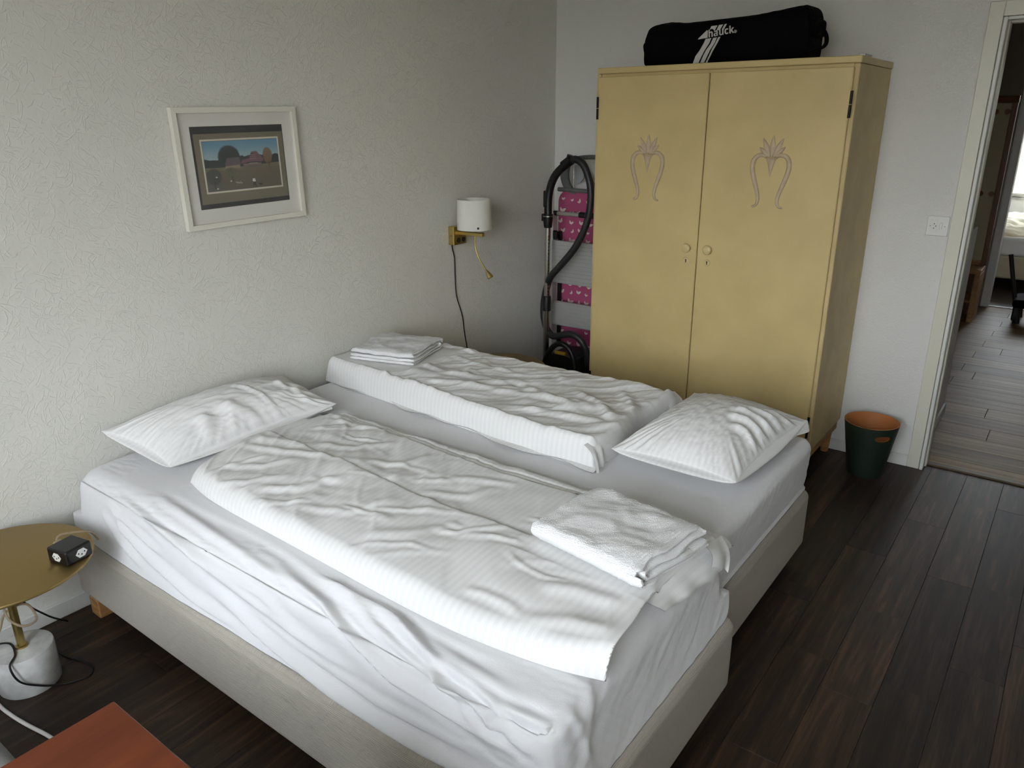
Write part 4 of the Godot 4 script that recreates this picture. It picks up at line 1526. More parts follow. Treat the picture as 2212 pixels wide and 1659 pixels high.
func side_table(label: String, at: Vector3) -> Node3D:
	var t := thing("side_table", label, "side table", at, 0.0, "round side tables")
	part(t, "table_top", MB.new().lathe([Vector2(0, 0.402), Vector2(0.236, 0.402), Vector2(0.2395, 0.404), Vector2(0.24, 0.408), Vector2(0.2385, 0.411), Vector2(0.235, 0.4122), Vector2(0, 0.4122)], Vector3.ZERO, 72), M.brass_top)
	part(t, "stem", MB.new().lathe([Vector2(0, 0.129), Vector2(0.017, 0.129), Vector2(0.017, 0.134), Vector2(0.0115, 0.137), Vector2(0.0115, 0.396), Vector2(0.03, 0.3985), Vector2(0.03, 0.4015), Vector2(0, 0.4015)], Vector3.ZERO, 24), M.brass)
	part(t, "marble_base", MB.new().lathe([Vector2(0, 0), Vector2(0.081, 0), Vector2(0.083, 0.003), Vector2(0.083, 0.124), Vector2(0.0815, 0.1275), Vector2(0.078, 0.129), Vector2(0, 0.129)], Vector3.ZERO, 56), M.marble, "pale marble cylinder")
	return t


func side_tables() -> void:
	side_table("round gold side table with marble base beside the near bed", Vector3(-3.232, 0, 0.262))
	side_table("round brass side table mostly hidden behind the far duvet", Vector3(-0.925, 0, 0.29))
	# black socket block on the table's edge
	var top := 0.4124
	var ang := deg_to_rad(12)
	var k := thing("socket_block", "black power socket block with white outlets on the gold table", "power block", Vector3(-3.092, top, 0.389), ang)
	part(k, "body", MB.new().rbox(Vector3(0, 0.0235, 0), Vector3(0.082, 0.047, 0.084), 0.007, 4), M.black_plastic)
	var hexa := PackedVector2Array()
	for i in 6:
		hexa.push_back(Vector2([-0.0185, -0.0085, 0.0085, 0.0185, 0.0085, -0.0085][i], [0.0, 0.0125, 0.0125, 0.0, -0.0125, -0.0125][i]))
	for side in 2:
		# one outlet looks at the desk (z), one looks along -x
		var tr := Transform3D(Basis.IDENTITY, Vector3(0.006, 0.0235, 0.0416)) if side == 0 else Transform3D(Basis(Vector3(0, 0, 1), Vector3(0, 1, 0), Vector3(-1, 0, 0)), Vector3(-0.0406, 0.0235, 0.0))
		var o := part(k, "outlet", MB.new().prism(hexa, 0.0012, tr), M.white_plastic, "white hexagonal outlet")
		var holes := MB.new()
		for hp in [Vector2(-0.0095, 0.001), Vector2(0.0095, 0.001), Vector2(0.0, -0.004)]:
			var p := tr * Vector3(hp.x, hp.y, 0.0013)
			holes.box(p, (tr.basis * Vector3(0.0042, 0.0042, 0.0008)).abs(), 0.0003)
		part(o, "pin_holes", holes, M.black)
	part(k, "plug", MB.new().rbox(Vector3(0.012, 0.024, -0.059), Vector3(0.026, 0.018, 0.036), 0.007, 3), M.beige_cord)
	part(k, "plug_cord", MB.new().tube(smooth_path([Vector3(0.012, 0.024, -0.075), Vector3(0.026, 0.034, -0.086), Vector3(0.05, 0.032, -0.085), Vector3(0.10, 0.016, -0.072), Vector3(0.122, 0.0, -0.07), Vector3(0.135, -0.03, -0.068)]), 0.0034, 8), M.beige_cord)
	# cables
	var black_c := smooth_path([Vector3(-3.03, 0.004, 0.05), Vector3(-3.10, 0.09, 0.10), Vector3(-3.19, 0.25, 0.20), Vector3(-3.205, 0.385, 0.235)], 8)
	one("black_cable", MB.new().tube(black_c, 0.003, 8), M.dark_cord, "thin black cable running up under the gold table top", "cable", Vector3.ZERO, "cables at the gold table")
	var loop_c := smooth_path([Vector3(-3.36, 0.06, 0.16), Vector3(-3.30, 0.1325, 0.20), Vector3(-3.252, 0.1325, 0.222), Vector3(-3.262, 0.1325, 0.292), Vector3(-3.293, 0.128, 0.334), Vector3(-3.282, 0.075, 0.347), Vector3(-3.235, 0.032, 0.353), Vector3(-3.19, 0.008, 0.36), Vector3(-3.148, 0.0035, 0.378), Vector3(-3.112, 0.0035, 0.385), Vector3(-3.092, 0.0035, 0.355), Vector3(-3.095, 0.0035, 0.31), Vector3(-3.115, 0.0035, 0.245), Vector3(-3.118, 0.0035, 0.18), Vector3(-3.10, 0.0035, 0.11)], 8)
	one("black_cable", MB.new().tube(loop_c, 0.003, 8), M.dark_cord, "black cable looped over the marble base and across the floor", "cable", Vector3.ZERO, "cables at the gold table")
	var beige := smooth_path([Vector3(-3.205, 0.392, 0.31), Vector3(-3.255, 0.33, 0.305), Vector3(-3.262, 0.27, 0.315), Vector3(-3.235, 0.235, 0.335), Vector3(-3.195, 0.23, 0.32), Vector3(-3.19, 0.25, 0.26), Vector3(-3.215, 0.25, 0.235), Vector3(-3.25, 0.24, 0.24), Vector3(-3.27, 0.16, 0.20), Vector3(-3.33, 0.06, 0.13), Vector3(-3.36, 0.006, 0.08)], 8)
	one("beige_cable", MB.new().tube(beige, 0.0035, 8), M.beige_cord, "beige fabric cable wound around the gold table's stem", "cable", Vector3.ZERO, "cables at the gold table")
	var white_c := smooth_path([Vector3(-3.30, 0.006, 0.12), Vector3(-3.325, 0.006, 0.20), Vector3(-3.335, 0.006, 0.30), Vector3(-3.33, 0.006, 0.38), Vector3(-3.318, 0.006, 0.46), Vector3(-3.30, 0.006, 0.56), Vector3(-3.29, 0.006, 0.72), Vector3(-3.34, 0.006, 0.95)], 8)
	one("white_cable", MB.new().tube(white_c, 0.0055, 8), M.white_cord, "thick white cable on the floor leading under the desk", "cable", Vector3.ZERO, "cables at the gold table")


func corner_things() -> void:
	# ---- ironing board standing upright against the wall
	var ib := thing("ironing_board", "upright ironing board with a pink butterfly cover behind the step ladder", "ironing board", Vector3(-0.05, 0, 0.28))
	var w := 0.178
	var prof := PackedVector2Array()
	for p in [Vector2(-w, 0.12), Vector2(w, 0.12), Vector2(w, 1.16)]:
		prof.push_back(p)
	for k in 9:
		var a := PI * 0.5 * k / 8.0
		prof.push_back(Vector2(w - 0.07 + 0.07 * cos(a), 1.16 + 0.07 * sin(a)))
	for k in 9:
		var a := PI * 0.5 + PI * 0.5 * k / 8.0
		prof.push_back(Vector2(-w + 0.07 + 0.07 * cos(a), 1.16 + 0.07 * sin(a)))
	var lean := Basis(Vector3(0, 0, -1), deg_to_rad(0.0))
	# prism: (x, y) of the outline become (z, y); thickness towards the room
	var tr := Transform3D(lean * Basis(Vector3(0, 0, 1), Vector3(0, 1, 0), Vector3(-1, 0, 0)), Vector3(-0.03, 0, 0))
	var pink := mat(Color(1, 1, 1), 0.85, 0.0, 0.2)
	pink.albedo_texture = butterfly_tex()
	pink.uv1_scale = Vector3(1.0 / 0.36, -1.0 / 0.36, 1.0)
	part(ib, "cover", MB.new().prism(prof, 0.03, tr, 0.006), pink, "pink cover with white butterflies")
	# iron rest: bent grey frame above the board
	var ring := smooth_path([Vector3(-0.045, 1.20, -0.10), Vector3(-0.045, 1.235, -0.135), Vector3(-0.045, 1.29, -0.148), Vector3(-0.045, 1.35, -0.135), Vector3(-0.045, 1.395, -0.09), Vector3(-0.045, 1.41, -0.02), Vector3(-0.045, 1.412, 0.08), Vector3(-0.045, 1.40, 0.125), Vector3(-0.045, 1.35, 0.14), Vector3(-0.045, 1.26, 0.14), Vector3(-0.045, 1.20, 0.14)], 6)
	part(ib, "rest_frame", MB.new().tube(ring, 0.0125, 10), M.grey_plastic)
	var cres := smooth2([Vector2(-0.135, 1.40), Vector2(-0.165, 1.33), Vector2(-0.15, 1.26), Vector2(-0.10, 1.215), Vector2(-0.06, 1.215), Vector2(-0.10, 1.26), Vector2(-0.115, 1.32), Vector2(-0.095, 1.40)], 5)
	part(ib, "rest_wing", MB.new().prism(cres, 0.018, Transform3D(Basis(Vector3(0, 0, 1), Vector3(0, 1, 0), Vector3(-1, 0, 0)), Vector3(-0.048, 0, 0))), M.grey_plastic)
	part(ib, "rest_badge", MB.new().lathe([Vector2(0, 0), Vector2(0.009, 0), Vector2(0.009, 0.0015), Vector2(0, 0.0015)], Vector3(-0.066, 1.335, -0.148), 18, Basis(Vector3(0, 0, 1), Vector3(-1, 0, 0), Vector3(0, -1, 0))), mat(Color(0.75, 0.08, 0.16), 0.4), "small red badge")
	part(ib, "rest_bar", MB.new().tube(PackedVector3Array([Vector3(-0.062, 1.232, -0.178), Vector3(-0.062, 1.226, 0.16)]), 0.012, 12), M.grey_plastic)
	part(ib, "rest_plate", MB.new().prism(PackedVector2Array([Vector2(-0.075, 1.26), Vector2(-0.04, 1.275), Vector2(-0.02, 1.30), Vector2(-0.02, 1.345), Vector2(-0.045, 1.37), Vector2(-0.075, 1.37)]), 0.006, Transform3D(Basis(Vector3(0, 0, 1), Vector3(0, 1, 0), Vector3(-1, 0, 0)), Vector3(-0.04, 0, 0))), mat(Color(0.58, 0.59, 0.60), 0.4))
	part(ib, "rest_wire", MB.new().tube(PackedVector3Array([Vector3(-0.052, 1.24, -0.08), Vector3(-0.052, 1.40, -0.082)]), 0.004, 8), M.chrome)
	part(ib, "rest_strut", MB.new().tube(PackedVector3Array([Vector3(-0.03, 1.40, -0.06), Vector3(-0.03, 1.235, 0.05)]), 0.012, 10), M.grey_plastic)
	for sz in [-0.1, 0.1]:
		part(ib, "leg", MB.new().tube(PackedVector3Array([Vector3(-0.018, 0.0, sz), Vector3(-0.018, 1.05, sz * 0.7)]), 0.011, 8), M.white_enamel)

	# ---- folded step ladder
	var sl := thing("step_ladder", "folded grey aluminium step ladder between the vacuum cleaner and the ironing board", "ladder", Vector3(-0.165, 0, 0.29))
	for sz in [-0.175, 0.20]:
		part(sl, "rail", MB.new().box(Vector3(-0.01, 0.555, sz), Vector3(0.05, 1.11, 0.022), 0.003), M.white_enamel if sz < 0 else M.alu)
		part(sl, "rear_leg", MB.new().box(Vector3(0.03, 0.50, sz * 0.9), Vector3(0.02, 1.0, 0.02), 0.003), M.black)
	part(sl, "hand_bar", MB.new().tube(PackedVector3Array([Vector3(-0.012, 1.105, -0.150), Vector3(-0.012, 1.105, 0.02)]), 0.0115, 14), mat(Color(0.62, 0.61, 0.57), 0.45))
	part(sl, "hand_bar_cap", MB.new().tube(PackedVector3Array([Vector3(-0.012, 1.105, -0.172), Vector3(-0.012, 1.105, -0.149)]), 0.0145, 14), M.black_plastic, "black end cap")
	part(sl, "hand_bar_grip", MB.new().tube(PackedVector3Array([Vector3(-0.012, 1.105, 0.0), Vector3(-0.012, 1.105, 0.19)]), 0.0165, 14), M.black_plastic, "black grip")
	for s in [[0.714, 0.958, -0.158], [0.462, 0.605, -0.162], [0.20, 0.345, -0.165]]:
		var st := MB.new()
		# ribbed tread seen from above its face, slightly tipped
		var h: float = s[1] - s[0]
		st.box(Vector3(-0.045, (s[0] + s[1]) * 0.5, 0.015), Vector3(0.022, h, 0.345), 0.004)
		for k in int(h / 0.022):
			st.box(Vector3(-0.0575, s[0] + 0.016 + k * 0.022, 0.015), Vector3(0.004, 0.013, 0.340), 0.0015)
		part(sl, "tread", st, M.alu)
	part(sl, "hinge_lug", MB.new().rbox(Vector3(-0.03, 0.985, -0.150), Vector3(0.02, 0.05, 0.03), 0.008, 3), M.black_plastic)

	# ---- vacuum cleaner parked upright
	var x := -0.345
	var v := thing("vacuum_cleaner", "black canister vacuum cleaner parked upright with its hose looped over", "vacuum cleaner", Vector3(x, 0, 0.30))
	# canister standing on end
	var body := smooth2([Vector2(-0.125, 0.0), Vector2(-0.14, 0.10), Vector2(-0.125, 0.24), Vector2(-0.085, 0.33), Vector2(-0.055, 0.36), Vector2(0.075, 0.355), Vector2(0.115, 0.30), Vector2(0.14, 0.16), Vector2(0.13, 0.0)], 5)
	part(v, "body", MB.new().prism(body, 0.20, Transform3D(Basis(Vector3(0, 0, 1), Vector3(0, 1, 0), Vector3(-1, 0, 0)), Vector3(0.10, 0.0, 0.04)), 0.0), M.black_plastic)
	var arch := smooth_path([Vector3(-0.085, 0.26, -0.075), Vector3(-0.09, 0.34, -0.045), Vector3(-0.09, 0.405, 0.0), Vector3(-0.09, 0.425, 0.05), Vector3(-0.09, 0.405, 0.10), Vector3(-0.09, 0.34, 0.135), Vector3(-0.09, 0.22, 0.155), Vector3(-0.085, 0.10, 0.16)], 6)
	part(v, "carry_handle", MB.new().tube(arch, 0.016, 12), M.black_plastic)
	part(v, "dial", MB.new().lathe([Vector2(0, 0), Vector2(0.034, 0), Vector2(0.034, 0.006), Vector2(0.028, 0.010), Vector2(0.0, 0.010)], Vector3(-0.10, 0.20, 0.02), 28, Basis(Vector3(0, 0, 1), Vector3(-1, 0, 0), Vector3(0, -1, 0))), M.black_metal)
	part(v, "dial_grip", MB.new().rbox(Vector3(-0.115, 0.195, 0.018), Vector3(0.014, 0.04, 0.013), 0.006, 3), M.hose)
	for sz in [-0.07, 0.15]:
		part(v, "wheel", MB.new().lathe([Vector2(0, 0), Vector2(0.05, 0), Vector2(0.055, 0.01), Vector2(0.05, 0.02), Vector2(0, 0.02)], Vector3(0.0, 0.056, sz + (0.055 if sz > 0 else -0.055)), 24, Basis(Vector3(1, 0, 0), Vector3(0, 0, 1), Vector3(0, -1, 0))), M.black)
	part(v, "trim", MB.new().box(Vector3(-0.09, 0.372, 0.045), Vector3(0.02, 0.018, 0.075), 0.003), mat(Color(0.60, 0.47, 0.12), 0.5), "yellow trim under the handle")
	# wand: lower and upper tube, sleeve, collar and bent handle; z offset of the wand
	var wz := -0.112
	part(v, "wand", MB.new().tube(PackedVector3Array([Vector3(0, 0.02, wz - 0.006), Vector3(0, 0.62, wz - 0.002)]), 0.0175, 18), M.chrome, "chrome tube")
	part(v, "wand", MB.new().tube(PackedVector3Array([Vector3(0, 0.60, wz - 0.002), Vector3(0, 1.08, wz + 0.002)]), 0.0155, 18), M.chrome, "chrome tube")
	var teeth := MB.new()
	for k in 19:
		teeth.box(Vector3(-0.009, 0.65 + k * 0.0195, wz + 0.0145), Vector3(0.006, 0.007, 0.004), 0.0008)
	part(v, "notches", teeth, M.black, "row of dark notches")
	part(v, "sleeve", MB.new().lathe([Vector2(0.017, 0.0), Vector2(0.0245, 0.002), Vector2(0.025, 0.05), Vector2(0.023, 0.085), Vector2(0.016, 0.087)], Vector3(0, 0.575, wz - 0.001), 22), M.black_plastic)
	part(v, "collar", MB.new().lathe([Vector2(0.016, 0.0), Vector2(0.022, 0.002), Vector2(0.0275, 0.05), Vector2(0.0275, 0.075), Vector2(0.02, 0.078)], Vector3(0, 1.045, wz + 0.002), 22), M.black_plastic)
	part(v, "collar_ring", MB.new().lathe([Vector2(0.0272, 0.0), Vector2(0.0285, 0.001), Vector2(0.0285, 0.007), Vector2(0.0272, 0.008)], Vector3(0, 1.105, wz + 0.002), 22), M.chrome)
	part(v, "release_catch", MB.new().rbox(Vector3(0.0, 1.10, wz - 0.03), Vector3(0.02, 0.04, 0.014), 0.005, 3), M.black_plastic)
	var grip := smooth_path([Vector3(0, 1.115, wz + 0.002), Vector3(0, 1.20, wz + 0.004), Vector3(0, 1.27, wz + 0.018), Vector3(0, 1.33, wz + 0.05), Vector3(0, 1.375, wz + 0.10), Vector3(0, 1.405, wz + 0.148)], 6)
	part(v, "grip", MB.new().tube(grip, 0.0215, 16), M.black_plastic)
	part(v, "grip_switch", MB.new().rbox(Vector3(0.0, 1.20, wz - 0.016), Vector3(0.022, 0.09, 0.02), 0.007, 3), M.black_plastic)
	part(v, "grip_tip", MB.new().tube(PackedVector3Array([Vector3(0, 1.39, wz + 0.125), Vector3(0, 1.435, wz + 0.138)]), 0.0145, 12), M.black_plastic)
	part(v, "swivel", MB.new().tube(PackedVector3Array([Vector3(0, 1.378, wz + 0.098), Vector3(0, 1.412, wz + 0.150)]), 0.026, 16), M.black_plastic)
	# ribbed hose; (z, y) as seen, relative to the cleaner
	var hs := smooth_path([Vector3(0, 1.40, 0.03), Vector3(-0.005, 1.413, 0.065), Vector3(-0.01, 1.385, 0.118), Vector3(-0.012, 1.30, 0.158), Vector3(-0.014, 1.20, 0.168), Vector3(-0.016, 1.08, 0.145), Vector3(-0.02, 0.96, 0.085), Vector3(-0.02, 0.86, 0.0), Vector3(-0.018, 0.78, -0.075), Vector3(0.03, 0.70, -0.135), Vector3(0.045, 0.61, -0.165), Vector3(0.045, 0.52, -0.165), Vector3(0.03, 0.455, -0.13), Vector3(-0.01, 0.435, -0.06), Vector3(-0.03, 0.462, 0.03), Vector3(-0.035, 0.472, 0.085), Vector3(-0.03, 0.445, 0.14), Vector3(-0.02, 0.38, 0.172), Vector3(-0.01, 0.30, 0.18)], 44)
	# resample evenly so that the ribs are equal
	var even := PackedVector3Array()
	var step := 0.0023
	var left := 0.0
	for i in hs.size() - 1:
		var seg_len := hs[i].distance_to(hs[i + 1])
		while left <= seg_len:
			even.push_back(hs[i].lerp(hs[i + 1], left / maxf(seg_len, 1e-6)))
			left += step
		left -= seg_len
	var rr := PackedFloat32Array()
	for i in even.size():
		rr.push_back(0.0185 + (0.0012 if i % 4 < 2 else -0.0012))
	part(v, "hose", MB.new().tube(even, rr, 16), M.hose, "ribbed grey hose")


func butterfly_tex() -> ImageTexture:
	var n := 360
	var im := Image.create(n, n, false, Image.FORMAT_RGB8)
	im.fill(Color(0.68, 0.33, 0.47))
	var r := RandomNumberGenerator.new()
	r.seed = 5
	var cell := 60
	for gy in 6:
		for gx in 6:
			var c := Vector2(gx * cell + r.randf_range(15, 45), gy * cell + r.randf_range(15, 45))
			var size := r.randf_range(17, 28) * (1.4 if (gx * 3 + gy) % 7 == 0 else 1.0)
			var a := r.randf_range(-0.7, 0.7)
			for sgn in [-1.0, 1.0]:
				# a wing: a teardrop leaning away from the body
				var ax := Vector2(sin(a + sgn * 0.62), -cos(a + sgn * 0.62))
				var length := size * (1.0 if sgn > 0 else 0.8)
				for y in range(-40, 41):
					for x in range(-40, 41):
						var q := Vector2(x, y)
						var u := q.dot(ax) / length
						var w := absf(q.cross(ax)) / length
						if u > 0.0 and u < 1.0 and w < 0.30 * sqrt(sin(PI * u)) * (1.15 - u * 0.6):
							im.set_pixel(posmod(int(c.x) + x, n), posmod(int(c.y) + y, n), Color(0.86, 0.80, 0.78))
	return tex(im)


func bag() -> void:
	var c := Vector3(-0.305, 1.8372, 1.125)
	var t := thing("carry_bag", "long black nylon carry bag with a white logo on top of the wardrobe", "bag", c)
	var nz := noise(701, 1.0, 3)
	# outline seen from the room: (z, height)
	var top := smooth2([Vector2(-0.362, 0.12), Vector2(-0.35, 0.165), Vector2(-0.33, 0.182), Vector2(-0.26, 0.190), Vector2(-0.16, 0.184), Vector2(0.0, 0.187), Vector2(0.15, 0.192), Vector2(0.28, 0.203), Vector2(0.34, 0.211), Vector2(0.372, 0.206), Vector2(0.39, 0.17)], 6)
	var b := MB.new()
	var m := 90
	var ring := 40
	b.grid(m, ring, func(i: int, j: int):
		var u := i / float(m)
		var z := lerpf(-0.362, 0.388, 0.5 - 0.5 * cos(PI * (0.04 + 0.92 * u)))
		var h := look(top, z)
		var endf := edge_round(minf(z + 0.366, 0.392 - z), 0.03)
		var a := TAU * j / ring
		# squarish section
		var cs := cos(a)
		var sn := sin(a)
		var px := signf(cs) * pow(absf(cs), 0.42)
		var py := signf(sn) * pow(absf(sn), 0.42)
		var wob := nz.get_noise_3d(z * 9.0, cs * 1.2, sn * 1.2) * 0.006 * (1.0 if absf(z + 0.0) > 0.13 or px > 0 else 0.15)
		var deep := 0.112 * lerpf(0.80, 1.0, endf)
		var y := h * 0.5 + py * h * 0.5 * lerpf(0.86, 1.0, endf)
		return Vector3(px * (deep + wob), maxf(0.0, y + (wob if py > -0.9 else 0.0)), z))
	# end caps
	for e in [0, m]:
		var first: int = e * (ring + 1)
		var mid := Vector3.ZERO
		for j in ring:
			mid += b.v[first + j]
		mid /= ring
		mid.z += -0.004 if e == 0 else 0.004
		for j in ring:
			b.tri(b.v[first + j], b.v[first + j + 1], mid, Vector3(0, 0, -1 if e == 0 else 1))
	b.smooth()
	part(t, "body", b, M.nylon)
	# end loops
	part(t, "strap", MB.new().tube(smooth_path([Vector3(-0.06, 0.15, 0.385), Vector3(-0.07, 0.125, 0.425), Vector3(-0.075, 0.085, 0.452), Vector3(-0.07, 0.05, 0.445), Vector3(-0.06, 0.035, 0.388)], 6), 0.014, 8, true, 0.45), M.nylon, "loop strap")
	part(t, "end_flap", MB.new().rbox(Vector3(-0.02, 0.125, 0.395), Vector3(0.12, 0.07, 0.045), 0.018, 4), M.nylon)
	part(t, "strap", MB.new().tube(smooth_path([Vector3(-0.06, 0.11, -0.355), Vector3(-0.075, 0.10, -0.372), Vector3(-0.07, 0.05, -0.362), Vector3(-0.055, 0.01, -0.348)], 6), 0.014, 8, true, 0.45), M.nylon, "loop strap")
	# printed mark, laid on the flat front: world (z, y) taken from the bag
	var face := -0.1132
	var tr := Transform3D(Basis(Vector3(0, 0, 1), Vector3(0, 1, 0), Vector3(-1, 0, 0)), Vector3(face, -c.y, -c.z))
	var logo := MB.new()
	for poly in [
		[Vector2(1.035, 1.942), Vector2(1.037, 1.946), Vector2(1.074, 1.977), Vector2(1.0785, 1.975), Vector2(1.0795, 1.946)],
		[Vector2(1.094, 1.992), Vector2(1.1215, 1.993), Vector2(1.1095, 1.972), Vector2(1.104, 1.978), Vector2(1.0975, 1.981), Vector2(1.087, 1.979)],
		[Vector2(1.128, 1.994), Vector2(1.147, 1.995), Vector2(1.1345, 1.974), Vector2(1.118, 1.973)],
		[Vector2(1.154, 1.9955), Vector2(1.164, 1.9965), Vector2(1.1515, 1.974), Vector2(1.1425, 1.975)],
		[Vector2(1.071, 1.942), Vector2(1.097, 1.944), Vector2(1.09, 1.925), Vector2(1.068, 1.893), Vector2(1.055, 1.867), Vector2(1.046, 1.846), Vector2(1.018, 1.845), Vector2(1.029, 1.875), Vector2(1.046, 1.896), Vector2(1.064, 1.926)],
		[Vector2(1.106, 1.944), Vector2(1.123, 1.9455), Vector2(1.115, 1.925), Vector2(1.095, 1.895), Vector2(1.084, 1.872), Vector2(1.072, 1.846), Vector2(1.053, 1.846), Vector2(1.066, 1.877), Vector2(1.077, 1.897), Vector2(1.095, 1.92)],
		[Vector2(1.129, 1.946), Vector2(1.139, 1.947), Vector2(1.127, 1.922), Vector2(1.108, 1.89), Vector2(1.087, 1.846), Vector2(1.079, 1.846), Vector2(1.092, 1.873), Vector2(1.105, 1.902), Vector2(1.117, 1.922)],
	]:
		logo.prism(PackedVector2Array(poly), 0.0007, tr)
	part(t, "printed_stripes", logo, M.print, "white printed arrow and stripes")
	var f := SystemFont.new()
	f.font_names = PackedStringArray(["Droid Sans"])
	f.font_weight = 700
	var tm := TextMesh.new()
	tm.text = "hauck"
	tm.font = f
	tm.font_size = 64
	tm.pixel_size = 0.0405 / 64.0
	tm.depth = 0.0009
	tm.horizontal_alignment = HORIZONTAL_ALIGNMENT_LEFT
	tm.vertical_alignment = VERTICAL_ALIGNMENT_BOTTOM
	var o := part(t, "printed_word", tm, M.print, "white printed word hauck")
	var tilt := deg_to_rad(6.0)
	var ez := Vector3(0, sin(tilt), cos(tilt))
	var ey := Vector3(0, cos(tilt), -sin(tilt))
	o.transform = Transform3D(Basis(ez, ey, Vector3(-1, 0, 0)), Vector3(face - 0.0006, 1.9365 - c.y, 1.0825 - c.z))
	part(t, "printed_ring", MB.new().lathe([Vector2(0.0045, 0), Vector2(0.0062, 0), Vector2(0.0062, 0.0008), Vector2(0.0045, 0.0008), Vector2(0.0045, 0)], Vector3(face, 1.964 - c.y, 1.2045 - c.z), 20, Basis(Vector3(0, 0, 1), Vector3(-1, 0, 0), Vector3(0, -1, 0))), M.print, "small registered mark")
	var rm := TextMesh.new()
	rm.text = "R"
	rm.font = f
	rm.font_size = 32
	rm.pixel_size = 0.009 / 32.0
	rm.depth = 0.0008
	var ro := part(t, "printed_letter", rm, M.print)
	ro.transform = Transform3D(Basis(ez, ey, Vector3(-1, 0, 0)), Vector3(face - 0.0006, 1.964 - c.y, 1.2045 - c.z))


func fill_poly(im: Image, pts: Array, c: Color, grain := 0.0, r: RandomNumberGenerator = null) -> void:
	var poly := PackedVector2Array(pts)
	var lo := Vector2(1e9, 1e9)
	var hi := -lo
	for p in poly:
		lo = lo.min(p)
		hi = hi.max(p)
	for y in range(maxi(0, int(lo.y)), mini(im.get_height(), int(hi.y) + 1)):
		for x in range(maxi(0, int(lo.x)), mini(im.get_width(), int(hi.x) + 1)):
			if Geometry2D.is_point_in_polygon(Vector2(x + 0.5, y + 0.5), poly):
				var k := c
				if grain > 0.0:
					k = c.lightened(r.randf() * grain) if r.randf() < 0.5 else c.darkened(r.randf() * grain)
				im.set_pixel(x, y, k)


func blob(im: Image, cx: float, cy: float, rx: float, ry: float, c: Color, c2: Color, dense: float, r: RandomNumberGenerator) -> void:
	for y in range(maxi(0, int(cy - ry) - 2), mini(im.get_height(), int(cy + ry) + 3)):
		for x in range(maxi(0, int(cx - rx) - 2), mini(im.get_width(), int(cx + rx) + 3)):
			var q := Vector2((x - cx) / rx, (y - cy) / ry).length() + r.randf_range(-0.09, 0.09)
			if q < 1.0 and r.randf() < dense:
				im.set_pixel(x, y, c if r.randf() < 0.7 else c2)


